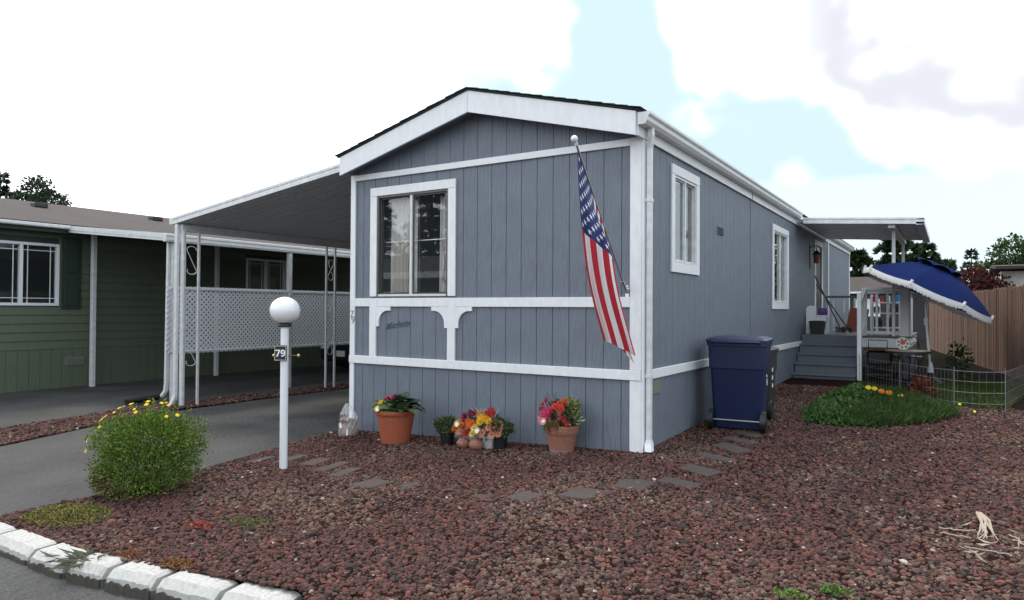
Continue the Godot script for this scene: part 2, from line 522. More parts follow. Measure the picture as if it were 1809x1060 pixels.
func scatter_stones(parent: Node3D, polys: Array, density: Callable, keep_out: Callable, size: Vector2, sd: int):
	var variants := []
	for i in 4: variants.append(stone_mesh(100 + i))
	rng.seed = sd
	var f := FastNoiseLite.new(); f.seed = 77; f.frequency = 0.55; f.fractal_octaves = 3
	var xf := [[], [], [], []]; var cs := [[], [], [], []]
	for poly in polys:
		var lo: Vector2 = poly[0]; var hi: Vector2 = poly[0]
		for q in poly:
			lo = lo.min(q); hi = hi.max(q)
		var step := 0.5
		var x := lo.x
		while x < hi.x:
			var z := lo.y
			while z < hi.y:
				var n := int(density.call(x + 0.25, z + 0.25) * step * step)
				for k in n:
					var q := Vector2(x + rng.randf() * step, z + rng.randf() * step)
					var sz := rng.randf_range(size.x, size.y) * (1.6 if rng.randf() < 0.04 else 1.0)
					var kind := rng.randi() % 4
					var bs := Basis.from_euler(Vector3(rng.randf_range(-0.5, 0.5), rng.randf() * TAU, rng.randf_range(-0.5, 0.5)))
					var tone := rng.randf(); var br := rng.randf_range(0.55, 1.35)
					if not Geometry2D.is_point_in_polygon(q, poly) or keep_out.call(q): continue
					var pale := f.get_noise_2d(q.x, q.y)
					var c := Color(0.078, 0.030, 0.024)
					if tone < 0.26: c = Color(0.036, 0.021, 0.019)
					elif tone < 0.40: c = Color(0.125, 0.043, 0.028)
					elif tone < 0.40 + 0.40 * clampf(0.28 + pale * 2.2, 0.0, 1.0): c = Color(0.118, 0.074, 0.054)
					elif tone > 0.997: c = Color(0.36, 0.31, 0.26)
					c = c * br; c.a = 1.0
					xf[kind].append(Transform3D(bs.scaled(Vector3.ONE * sz), on_ground(q.x, q.y, sz * rng.randf_range(0.0, 0.55))))
					cs[kind].append(c)
				z += step
			x += step
	for i in 4:
		var mm := MultiMesh.new()
		mm.transform_format = MultiMesh.TRANSFORM_3D; mm.use_colors = true
		mm.mesh = variants[i]; mm.instance_count = xf[i].size()
		for k in xf[i].size():
			mm.set_instance_transform(k, xf[i][k]); mm.set_instance_color(k, cs[i][k])
		var o := MultiMeshInstance3D.new()
		o.multimesh = mm; o.material_override = M.pebble
		o.name = numbered(parent, "lava_rock"); parent.add_child(o)
		o.set_meta("kind", "stuff")

# ---------------------------------------------------------------- lettering
# text in the plane of ux, uy, centred at ce, of the given letter height; lean slants it
func text(s: String, ce: Vector3, ux: Vector3, uy: Vector3, height: float, depth: float, lean := 0.0, serif := false, bold := true) -> MB:
	var tm := TextMesh.new()
	var f := SystemFont.new()
	f.font_names = PackedStringArray(["Droid Serif" if serif else "Droid Sans"])
	if bold: f.font_weight = 700
	if lean != 0.0: f.font_italic = true
	tm.font = f; tm.text = s; tm.font_size = 64; tm.pixel_size = 0.01; tm.depth = 0.05
	var arr := tm.get_mesh_arrays() if tm.get_surface_count() > 0 else []
	var mb := MB.new()
	if arr.is_empty(): return mb
	var vs: PackedVector3Array = arr[Mesh.ARRAY_VERTEX]
	var ix: PackedInt32Array = arr[Mesh.ARRAY_INDEX] if arr[Mesh.ARRAY_INDEX] != null else PackedInt32Array()
	if ix.is_empty():
		for i in vs.size(): ix.append(i)
	var lo := vs[0]; var hi := vs[0]
	for q in vs:
		lo = lo.min(q); hi = hi.max(q)
	var k := height / (hi.y - lo.y)
	var mid := (lo + hi) * 0.5
	var nn := ux.cross(uy)
	for i in range(0, ix.size(), 3):
		var t := []
		for j in 3:
			var q := vs[ix[i + j]] - mid
			t.append(ce + ux * (q.x + q.y * lean) * k + uy * q.y * k + nn * (q.z / 0.05) * depth)
		mb.tri(t[0], t[2], t[1])
	return mb

# ---------------------------------------------------------------- the blue-grey mobile home
const HW := 4.1          # width of the gable end
const HL := 16.8         # length
const Y_EAVE := 3.19

func roof_y(x: float) -> float:   # underside of the rake board
	return 3.19 + (2.05 - absf(x + 2.05)) * 0.2585

func front_planks(home: Node3D, y0: float, y1: float, gable: bool, hole: Array):
	var xs := [-HW + 0.02]
	for i in 20:
		var g := -3.885 + 0.2032 * i
		if g < -0.06: xs.append(g)
	xs.append(-0.02)
	for i in xs.size() - 1:
		var a: float = xs[i] + 0.003; var b: float = xs[i + 1] - 0.003
		var spans := [[y0, y1]]
		if hole.size() and b > hole[0] and a < hole[1]: spans = [[y0, hole[2]], [hole[3], y1]]
		for s in spans:
			var poly: PackedVector2Array
			if gable:
				poly = PackedVector2Array([Vector2(a, s[0]), Vector2(b, s[0]), Vector2(b, roof_y(b) + 0.1), Vector2(a, roof_y(a) + 0.1)])
				if a < -2.05 and b > -2.05: poly = PackedVector2Array([Vector2(a, s[0]), Vector2(b, s[0]), Vector2(b, roof_y(b) + 0.1), Vector2(-2.05, roof_y(-2.05) + 0.1), Vector2(a, roof_y(a) + 0.1)])
				var mb := MB.new()
				mb.prism(poly, Vector3(0, 0, -0.02), Vector3.RIGHT, Vector3.UP, Vector3(0, 0, 0.02))
				put(mb, "siding_plank", M.siding, home)
			else:
				pspan(home, "siding_plank", Vector3(a, s[0], -0.02), Vector3(b, s[1], 0.0), M.siding, 0.002)

func side_planks(home: Node3D, y0: float, y1: float, holes: Array, z_from: float, z_to: float):
	var z := z_from
	while z > z_to + 0.05:
		var b := z - 0.003; var a := maxf(z - 0.2, z_to) + 0.003
		var spans := [[y0, y1]]
		for h in holes:
			if b > h[0] and a < h[1]: spans = [[y0, h[2]], [h[3], y1]]
		for s in spans:
			if s[1] - s[0] > 0.03:
				pspan(home, "siding_plank", Vector3(-0.02, s[0], a), Vector3(0.0, s[1], b), M.siding, 0.002)
		z -= 0.2

# a wall of thickness t with rectangular holes; ax 0: in the plane x = at, ax 2: in the plane z = at (runs inwards)
func wall_with_holes(parent: Node, called: String, m: Material, ax: int, at: float, t: float, u0: float, u1: float, y0: float, y1: float, holes: Array):
	var mb := MB.new()
	var us := [u0, u1]
	for h in holes:
		us.append(h[0]); us.append(h[1])
	us.sort()
	for i in us.size() - 1:
		if us[i + 1] - us[i] < 0.001: continue
		var mid: float = (us[i] + us[i + 1]) * 0.5
		var spans := [[y0, y1]]
		for h in holes:
			if mid > h[0] and mid < h[1]: spans = [[y0, h[2]], [h[3], y1]]
		for s in spans:
			if s[1] - s[0] < 0.001: continue
			if ax == 2: mb.span(Vector3(us[i], s[0], at - t), Vector3(us[i + 1], s[1], at))
			else: mb.span(Vector3(at - t, s[0], us[i]), Vector3(at, s[1], us[i + 1]))
	put(mb, called, m, parent)

# sliding window: opening u0..u1, y0..y1 on a wall facing +z (ax 2) or +x (ax 0)
func slider(parent: Node, ax: int, u0: float, u1: float, y0: float, y1: float, trim: Array, tm: Material, fm: Material, split := 0.5):
	var P := func(u: float, y: float, o: float) -> Vector3:
		return Vector3(u, y, o) if ax == 2 else Vector3(o, y, u)
	var wn := Node3D.new()
	wn.name = numbered(parent, "window"); parent.add_child(wn)
	org[wn] = org[parent]
	# casing boards: left, right, top
	if trim.size():
		var w: float = trim[0]; var top: float = trim[1]; var bot: float = trim[2]
		pspan(wn, "casing", P.call(u0 - w, y0 - bot, 0.001), P.call(u0, y1, 0.024), tm, 0.003)
		pspan(wn, "casing", P.call(u1, y0 - bot, 0.001), P.call(u1 + w, y1, 0.024), tm, 0.003)
		pspan(wn, "casing", P.call(u0 - w, y1 + 0.001, 0.001), P.call(u1 + w, y1 + top, 0.026), tm, 0.003)
		if bot > 0.0: pspan(wn, "casing", P.call(u0 + 0.001, y0 - bot, 0.001), P.call(u1 - 0.001, y0 - 0.001, 0.024), tm, 0.003)
	var f := 0.028
	pspan(wn, "frame", P.call(u0 + 0.001, y0 + 0.001, -0.06), P.call(u0 + f, y1 - 0.001, 0.014), fm, 0.002)
	pspan(wn, "frame", P.call(u1 - f, y0 + 0.001, -0.06), P.call(u1 - 0.001, y1 - 0.001, 0.014), fm, 0.002)
	pspan(wn, "frame", P.call(u0 + f, y1 - f, -0.06), P.call(u1 - f, y1 - 0.001, 0.014), fm, 0.002)
	pspan(wn, "sill", P.call(u0 + f, y0 + 0.001, -0.06), P.call(u1 - f, y0 + f, 0.020), M.white_metal, 0.002)
	var um := lerpf(u0, u1, split)
	pspan(wn, "mullion", P.call(um - 0.018, y0 + f, -0.045), P.call(um + 0.018, y1 - f, 0.010), M.white_metal, 0.002)
	# sash of the left pane, set back
	var g := 0.016
	for e in [[u0 + f, um - 0.018, -0.035], [um + 0.018, u1 - f, -0.02]]:
		var pane := pspan(wn, "pane", P.call(e[0] + 0.001, y0 + f + 0.001, e[2] - 0.004), P.call(e[1] - 0.001, y1 - f - 0.001, e[2]), M.glass)
		var sm := MB.new()
		sm.span(P.call(e[0] + 0.001, y0 + f + 0.001, e[2] + 0.001), P.call(e[0] + g, y1 - f - 0.001, e[2] + 0.013))
		sm.span(P.call(e[1] - g, y0 + f + 0.001, e[2] + 0.001), P.call(e[1] - 0.001, y1 - f - 0.001, e[2] + 0.013))
		sm.span(P.call(e[0] + g, y1 - f - g, e[2] + 0.001), P.call(e[1] - g, y1 - f - 0.001, e[2] + 0.013))
		sm.span(P.call(e[0] + g, y0 + f + 0.001, e[2] + 0.001), P.call(e[1] - g, y0 + f + g, e[2] + 0.013))
		put(sm, "sash", fm, wn)
	return wn

func curtain_mesh(x0: float, x1: float, y0: float, y1: float, z: float, waves: float, amp: float, pinch := 0.0) -> MB:
	var mb := MB.new()
	var nx := 40; var ny := 10
	var P := func(i: int, j: int) -> Vector3:
		var u := float(i) / nx; var w := float(j) / ny
		var y := lerpf(y1, y0, w)
		var x := lerpf(x0, x1, u)
		if pinch != 0.0: x = lerpf(x, x1 if pinch > 0 else x0, absf(pinch) * sin(w * PI * 0.9) * (1.0 - u if pinch > 0 else u))
		return Vector3(x, y, z + sin(u * waves * TAU + sin(w * 2.0) * 0.6) * amp * (0.6 + 0.4 * w))
	for i in nx:
		for j in ny:
			mb.quad(P.call(i, j + 1), P.call(i + 1, j + 1), P.call(i + 1, j), P.call(i, j))
	return mb

func build_home():
	var home := thing("mobile_home", "blue-grey single-wide mobile home with white trim and dark shingled gable roof", "mobile home", Vector3(-2.05, 0, 0))
	var win := [-3.635, -2.475, 1.605, 2.905]
	var w1 := [-1.72, -0.93, 1.99, 2.985]
	var w2 := [-7.29, -6.11, 1.59, 2.87]
	var door := [-11.45, -10.55, 0.98, 2.98]
	# shell
	wall_with_holes(home, "front_wall", M.backing, 2, -0.021, 0.09, -HW + 0.021, -0.021, -0.4, 3.5, [win])
	wall_with_holes(home, "side_wall", M.backing, 0, -0.021, 0.09, -HL + 0.02, -0.112, -0.4, 3.4, [w1, w2, door])
	pspan(home, "far_side_wall", Vector3(-HW + 0.02, -0.4, -HL + 0.02), Vector3(-HW + 0.11, 3.4, -0.112), M.siding)
	pspan(home, "rear_wall", Vector3(-HW + 0.111, -0.4, -HL + 0.02), Vector3(-0.112, 3.4, -HL + 0.11), M.siding)
	pspan(home, "floor", Vector3(-HW + 0.112, 0.8, -HL + 0.112), Vector3(-0.113, 0.9, -0.113), M.room)
	pspan(home, "ceiling", Vector3(-HW + 0.112, 3.2, -HL + 0.112), Vector3(-0.113, 3.26, -0.113), M.room)
	pspan(home, "partition", Vector3(-HW + 0.112, 0.901, -3.6), Vector3(-0.113, 3.199, -3.5), M.room)
	# siding, board by board
	front_planks(home, -0.35, 0.735, false, [])
	front_planks(home, 0.83, 3.14, false, win)
	front_planks(home, 3.205, 4.0, true, [])
	side_planks(home, -0.3, 0.735, [], -0.10, -HL)
	side_planks(home, 0.83, 3.20, [w1, w2, door], -0.10, -HL)
	# trim on the gable end
	var W: StandardMaterial3D = M.white
	pspan(home, "corner_board", Vector3(-HW, 0.835, 0.001), Vector3(-HW + 0.085, 3.215, 0.026), W, 0.003)
	pspan(home, "corner_board", Vector3(-HW - 0.002, -0.33, 0.001), Vector3(-HW + 0.075, 0.729, 0.024), W, 0.003)
	pspan(home, "corner_board", Vector3(-0.125, 0.835, 0.001), Vector3(0.0, 3.215, 0.026), W, 0.003)
	pspan(home, "corner_board", Vector3(-0.125, -0.2, 0.001), Vector3(0.0, 0.729, 0.024), W, 0.003)
	pspan(home, "corner_board", Vector3(0.001, -0.2, -0.10), Vector3(0.024, 3.19, 0.022), W, 0.003)
	pspan(home, "belt_board", Vector3(-HW - 0.005, 0.731, 0.001), Vector3(-0.001, 0.833, 0.034), W, 0.004)
	pspan(home, "belt_board", Vector3(0.001, 0.731, -HL), Vector3(0.022, 0.831, -0.102), W, 0.004)
	pspan(home, "rail_board", Vector3(-HW + 0.086, 1.476, 0.001), Vector3(-3.752, 1.583, 0.025), W, 0.003)
	pspan(home, "rail_board", Vector3(-3.635, 1.476, 0.001), Vector3(-2.476, 1.583, 0.025), W, 0.003)
	pspan(home, "rail_board", Vector3(-2.358, 1.476, 0.001), Vector3(-0.126, 1.583, 0.025), W, 0.003)
	pspan(home, "top_board", Vector3(-HW + 0.086, 3.135, 0.001), Vector3(-0.126, 3.210, 0.025), W, 0.003)
	# posts below the window with shaped brackets
	pspan(home, "trim_post", Vector3(-3.751, 0.834, 0.001), Vector3(-3.636, 1.583, 0.025), W, 0.003)
	pspan(home, "trim_post", Vector3(-2.475, 0.834, 0.001), Vector3(-2.359, 1.583, 0.025), W, 0.003)
	for b in [[-3.635, 1.0], [-2.476, -1.0], [-2.358, 1.0]]:
		var poly := PackedVector2Array([Vector2(0, 0), Vector2(0.245, 0), Vector2(0.245, -0.05), Vector2(0.20, -0.05)])
		for i in 9:
			var a := PI * 0.5 * i / 8.0
			poly.append(Vector2(0.20 - 0.155 * sin(a), -0.05 - 0.155 * (1.0 - cos(a))))
		poly.append(Vector2(0.045, -0.255)); poly.append(Vector2(0, -0.255))
		var mb := MB.new()
		mb.prism(poly, Vector3(b[0], 1.4755, 0.001), Vector3(b[1], 0, 0), Vector3.UP, Vector3(0, 0, 0.022))
		put(mb, "bracket", W, home)
	# windows
	var fw = slider(home, 2, win[0], win[1], win[2], win[3], [0.115, 0.11, 0.0], W, M.bronze, 0.49)
	put(curtain_mesh(-3.55, -3.10, 1.66, 2.86, -0.17, 5.0, 0.018), "curtain", M.curtain, fw)
	put(curtain_mesh(-2.74, -2.50, 1.66, 2.86, -0.17, 4.0, 0.016), "curtain", M.curtain, fw)
	put(curtain_mesh(-3.47, -3.19, 1.66, 2.30, -0.135, 4.0, 0.012, -0.15), "lace_panel", M.lace, fw)
	put(curtain_mesh(-2.70, -2.52, 1.80, 2.30, -0.135, 3.0, 0.012, 0.3), "lace_panel", M.lace, fw)
	ptube(fw, "curtain_rod", [Vector3(-3.62, 2.315, -0.13), Vector3(-2.49, 2.315, -0.13)], 0.008, M.white_plastic, 6)
	ptube(fw, "cord", [Vector3(-3.02, 2.88, -0.10), Vector3(-3.015, 1.66, -0.10)], 0.005, M.tan, 5)
	slider(home, 0, w1[0], w1[1], w1[2], w1[3], [0.105, 0.11, 0.11], W, M.white_metal, 0.5)
	slider(home, 0, w2[0], w2[1], w2[2], w2[3], [0.105, 0.11, 0.11], W, M.white_metal, 0.5)
	# door on the long side
	var dr := pspan(home, "door", Vector3(-0.06, 0.99, -11.44), Vector3(-0.02, 2.97, -10.56), M.white_metal, 0.004)
	pspan(dr, "door_glass", Vector3(-0.018, 1.25, -11.33), Vector3(-0.012, 2.85, -10.67), M.grey_plastic)
	pspan(dr, "door_handle", Vector3(-0.018, 1.90, -10.64), Vector3(0.03, 1.94, -10.60), M.chrome, 0.004)
	pspan(home, "door_casing", Vector3(0.001, 0.985, -10.55), Vector3(0.024, 2.98, -10.43), W, 0.003)
	pspan(home, "door_casing", Vector3(0.001, 0.985, -11.57), Vector3(0.024, 2.98, -11.45), W, 0.003)
	pspan(home, "door_casing", Vector3(0.001, 2.981, -11.57), Vector3(0.026, 3.09, -10.43), W, 0.003)
	# corner trim half way along and at the far end
	pspan(home, "corner_board", Vector3(0.001, 0.835, -12.5), Vector3(0.03, 3.18, -12.38), W, 0.003)
	pspan(home, "corner_board", Vector3(0.001, 0.835, -HL), Vector3(0.024, 3.18, -HL + 0.1), W, 0.003)
	# exhaust vent, crawl-space vent, seam strip
	var ev := pspan(home, "exhaust_vent", Vector3(0.001, 2.475, -2.92), Vector3(0.014, 2.585, -2.66), M.siding, 0.003)
	for i in 4: pspan(ev, "louvre", Vector3(0.0145, 2.487 + i * 0.024, -2.90), Vector3(0.026, 2.500 + i * 0.024, -2.68), M.backing)
	pspan(home, "crawl_space_vent", Vector3(0.001, 0.565, -0.50), Vector3(0.012, 0.705, -0.16), M.vent, 0.003)
	pspan(home, "seam_strip", Vector3(0.001, 0.835, -4.48), Vector3(0.007, 3.18, -4.465), M.siding)
	# rake boards of the gable
	for s in [-1.0, 1.0]:
		var poly := PackedVector2Array([Vector2(0.002 * s, 3.72), Vector2(2.062 * s, 3.187), Vector2(2.062 * s, 3.425), Vector2(0.002 * s, 3.968)])
		var mb := MB.new()
		mb.prism(poly, Vector3(-2.05, 0, 0.19), Vector3.RIGHT, Vector3.UP, Vector3(0, 0, 0.03))
		put(mb, "rake_board", W, home)
		# soffit between wall and rake board
		var sf := MB.new()
		sf.prism(PackedVector2Array([Vector2(0.002 * s, 3.76), Vector2(2.05 * s, 3.235), Vector2(2.05 * s, 3.265), Vector2(0.002 * s, 3.79)]), Vector3(-2.05, 0, 0.003), Vector3.RIGHT, Vector3.UP, Vector3(0, 0, 0.186))
		put(sf, "soffit", M.siding, home)
		# roof deck and shingle courses, each lapping the one below
		var dk := MB.new()
		dk.prism(PackedVector2Array([Vector2(0.0, 3.972), Vector2(2.10 * s, 3.425), Vector2(2.10 * s, 3.44), Vector2(0.0, 3.99)]), Vector3(-2.05, 0, 0.235), Vector3.RIGHT, Vector3.UP, Vector3(0, 0, -HL - 0.4))
		put(dk, "roof_deck", M.shingle, home)
		var d := Vector3(2.10 * s, -0.55, 0).normalized()
		var nrm := Vector3(0.55 * s, 2.10, 0).normalized()
		for i in 15:
			var a := Vector3(-2.05, 3.992, 0) + d * (i * 0.145 - 0.01)
			var b := a + d * 0.175
			var mb2 := MB.new()
			mb2.prism(PackedVector2Array([Vector2(0, 0.002), Vector2(0.175, 0.009), Vector2(0.175, 0.017), Vector2(0, 0.008)]), Vector3(a.x, a.y, 0.25 + 0.005 * sin(i * 2.4)), d, nrm, Vector3(0, 0, -HL - 0.43))
			put(mb2, "shingle_course", M.shingle, home)
	# side fascia and gutter
	pspan(home, "fascia_board", Vector3(0.004, 3.185, -HL - 0.1), Vector3(0.03, 3.425, 0.188), W, 0.003)
	pspan(home, "fascia_joint", Vector3(0.0305, 3.187, -4.49), Vector3(0.033, 3.30, -4.47), M.backing)
	for zz in [[0.20, -8.15], [-12.1, -HL - 0.1]]:
		var prof := PackedVector2Array([Vector2(0.031, 3.29), Vector2(0.105, 3.29), Vector2(0.13, 3.325), Vector2(0.135, 3.36), Vector2(0.155, 3.385), Vector2(0.155, 3.41), Vector2(0.148, 3.41), Vector2(0.147, 3.388), Vector2(0.127, 3.364), Vector2(0.122, 3.33), Vector2(0.10, 3.298), Vector2(0.039, 3.298), Vector2(0.039, 3.41), Vector2(0.031, 3.41)])
		var gt := MB.new()
		gt.prism(prof, Vector3(0, 0, zz[0]), Vector3.RIGHT, Vector3.UP, Vector3(0, 0, zz[1] - zz[0]))
		var g := put(gt, "gutter", M.white_metal, home)
		var cap := MB.new()
		cap.prism(PackedVector2Array([Vector2(0.031, 3.29), Vector2(0.105, 3.29), Vector2(0.13, 3.325), Vector2(0.135, 3.36), Vector2(0.155, 3.385), Vector2(0.155, 3.41), Vector2(0.031, 3.41)]), Vector3(0, 0, zz[0] + 0.001), Vector3.RIGHT, Vector3.UP, Vector3(0, 0, 0.003))
		put(cap, "gutter_cap", M.white_metal, g)
	# downspout at the near corner
	var ds := MB.new()
	var path := [[0.085, 3.29, 0.0], [0.085, 3.22, 0.0], [0.058, 3.10, -0.03], [0.058, 0.14, -0.03], [0.060, 0.10, -0.025], [0.085, 0.03, 0.035]]
	var rings := []
	for q in path:
		var ww := 0.066 if q[1] > 0.12 else 0.085
		rings.append(rrect(q[0] + 0.0, q[1], q[2] - 0.02, 0.05 if q[1] > 0.12 else 0.07, ww, 0.008, 2))
	rings.reverse()
	ds.loft(rings)
	var dsp := put(ds, "downspout", M.white_metal, home)
	pspan(dsp, "strap", Vector3(0.0245, 0.76, -0.09), Vector3(0.0865, 0.795, -0.012), M.white_metal, 0.002)
	pspan(dsp, "strap", Vector3(0.0245, 2.55, -0.09), Vector3(0.0865, 2.585, -0.012), M.white_metal, 0.002)
	# number and maker's script on the front
	put(text("7", Vector3(-4.062, 1.375, 0.0265), Vector3.RIGHT, Vector3.UP, 0.09, 0.004, 0.12, false, false), "house_number", M.ink, home)
	put(text("9", Vector3(-4.040, 1.300, 0.0265), Vector3.RIGHT, Vector3.UP, 0.09, 0.004, 0.12, false, false), "house_number", M.ink, home)
	var sc := text("Marlette", Vector3(-3.27, 1.25, 0.004), Vector3(0.985, 0.12, 0).normalized(), Vector3(0, 1, 0), 0.078, 0.004, 0.35, true, false)
	var em := put(sc, "script_emblem", M.emblem, home)
	ptube(em, "flourish", [Vector3(-3.49, 1.215, 0.005), Vector3(-3.455, 1.20, 0.005), Vector3(-3.42, 1.225, 0.005), Vector3(-3.405, 1.235, 0.005)], 0.004, M.emblem, 5)
	# wall lantern by the door
	var ln := thing("wall_lantern", "black iron wall lantern beside the door under the porch awning", "lantern", Vector3(0.03, 2.5, -9.86))
	pspan(ln, "back_plate", Vector3(0.001, 2.38, -9.91), Vector3(0.02, 2.92, -9.81), M.iron, 0.003)
	ptube(ln, "arm", [Vector3(0.02, 2.85, -9.86), Vector3(0.10, 2.90, -9.86), Vector3(0.14, 2.85, -9.86), Vector3(0.14, 2.78, -9.86)], 0.01, M.iron, 6)
	var lg := MB.new()
	lg.lathe([Vector2(0.0, 2.50), Vector2(0.05, 2.51), Vector2(0.07, 2.70)], Vector3(0.14, 0, -9.86), 6)
	put(lg, "glass_body", M.rust_panel, ln)
	var lc := MB.new()
	lc.lathe([Vector2(0.09, 2.70), Vector2(0.085, 2.72), Vector2(0.02, 2.79), Vector2(0.0, 2.80)], Vector3(0.14, 0, -9.86), 6)
	put(lc, "cap", M.iron, ln)

func build_flag():
	var t := thing("flag", "stars and stripes flag hanging limp from an angled pole on the front wall", "flag", Vector3(-0.16, 1.66, 0.03))
	var foot := Vector3(-0.16, 1.665, 0.06); var tip := Vector3(-0.2, 2.95, 1.095)
	var br := MB.new()
	br.box(Vector3(-0.16, 1.64, 0.008), Vector3(0.045, 0.13, 0.012), 0.004)
	br.tube([Vector3(-0.16, 1.63, 0.014), foot + (tip - foot) * 0.06], 0.018, 10)
	br.box(Vector3(-0.13, 1.665, 0.055), Vector3(0.03, 0.012, 0.012), 0.002)
	put(br, "bracket", M.chrome, t)
	ptube(t, "pole", [foot, tip], 0.0105, M.steel, 10)
	var fn := MB.new()
	var fprof := []
	for i in 9:
		var a := PI * i / 8.0
		fprof.append(Vector2(sin(a) * 0.032, -cos(a) * 0.032))
	fn.lathe(fprof, tip + Vector3(-0.002, 0.032, 0.025), 14)
	fn.tube([tip - (tip - foot).normalized() * 0.02, tip + (tip - foot).normalized() * 0.02], 0.016, 10)
	put(fn, "finial", M.white_plastic, t)
	# printed cloth
	var W := 1040; var H := 546
	var im := Image.create(W, H, false, Image.FORMAT_RGB8)
	var red := lin(0.42, 0.012, 0.03); var wh := lin(0.78, 0.78, 0.78); var bl := lin(0.02, 0.03, 0.13)
	for i in 13: im.fill_rect(Rect2i(0, i * 42, W, 42), red if i % 2 == 0 else wh)
	im.fill_rect(Rect2i(0, 0, 416, 294), bl)
	for r in 9:
		for q in (6 if r % 2 == 0 else 5):
			var cx := (34.7 if r % 2 == 0 else 69.3) + q * 69.3; var cy := 29.4 * (r + 1)
			var star := PackedVector2Array()
			for k in 10:
				var a := -PI / 2 + PI * k / 5.0
				var rad := 17.0 if k % 2 == 0 else 6.8
				star.append(Vector2(cx + cos(a) * rad, cy + sin(a) * rad))
			for y in range(int(cy) - 18, int(cy) + 19):
				for x in range(int(cx) - 18, int(cx) + 19):
					if Geometry2D.is_point_in_polygon(Vector2(x, y), star): im.set_pixel(x, y, wh)
	im.generate_mipmaps()
	var m := StandardMaterial3D.new()
	m.albedo_texture = ImageTexture.create_from_image(im); m.roughness = 0.8; m.cull_mode = BaseMaterial3D.CULL_DISABLED
	m.backlight_enabled = true; m.backlight = Color(0.25, 0.25, 0.25)
	var ax := (foot - tip).normalized()
	var h0 := tip + ax * 0.04
	var nu := 60; var nv := 60
	var RR := Vector3(0.8445, 0, -0.5355); var FF := Vector3(0.5355, 0, 0.8445)
	var ku := [0.0, 0.50, 0.70, 1.0]; var kz := [0.0, 0.30, 0.18, 0.32]; var kd := [0.0, 0.05, -0.07, -0.03]; var ky := [1.17, 1.02, 1.10, 0.94]
	var P := func(u: float, w: float) -> Vector3:
		var k := 0
		while k < 2 and u > ku[k + 1]: k += 1
		var f: float = (u - ku[k]) / (ku[k + 1] - ku[k])
		var g := smoothstep(0.0, 1.0, f) * 0.6 + f * 0.4
		var zig: Vector3 = RR * lerpf(kz[k], kz[k + 1], g) + FF * lerpf(kd[k], kd[k + 1], smoothstep(0.0, 1.0, f))
		var pole: Vector3 = ax * 0.92 * u
		var y := lerpf(h0.y + pole.y, lerpf(ky[k], ky[k + 1], g), w) - sin(w * PI) * 0.05 * (0.4 + u)
		pole.y = 0.0
		var p: Vector3 = h0.lerp(Vector3(-0.125, 0, 0.68), w) + pole.lerp(zig, smoothstep(0.0, 0.42, w))
		p += FF * sin(u * 34.0 + w * 2.0) * 0.028 * smoothstep(0.05, 0.5, w)
		p += RR * sin(w * 7.0 + u * 4.0) * 0.010 * w - RR * sin(w * PI) * 0.06
		p.y = y
		return p
	var mb := MB.new()
	for i in nu:
		for j in nv:
			var q := [[i, j], [i + 1, j], [i + 1, j + 1], [i, j + 1]]
			var pt := []
			for e in q: pt.append(P.call(float(e[0]) / nu, float(e[1]) / nv))
			var nn: Vector3 = (pt[1] - pt[0]).cross(pt[3] - pt[0]).normalized()
			for k in [0, 2, 1, 0, 3, 2]:
				mb.v.append(pt[k]); mb.n.append(nn); mb.c.append(Color.WHITE)
				mb.uv.append(Vector2(float(q[k][1]) / nv, float(q[k][0]) / nu))
	put(mb, "cloth", m, t)

# ---------------------------------------------------------------- carport awning of the home
func scroll_pts(a: Vector3, b: Vector3, w: Vector3, turns := false) -> Array:
	var out := []
	for i in 25:
		var t := i / 24.0
		var s := sin(t * TAU) * (1.0 if not turns else 1.0)
		out.append(a.lerp(b, t) + w * s)
	return out

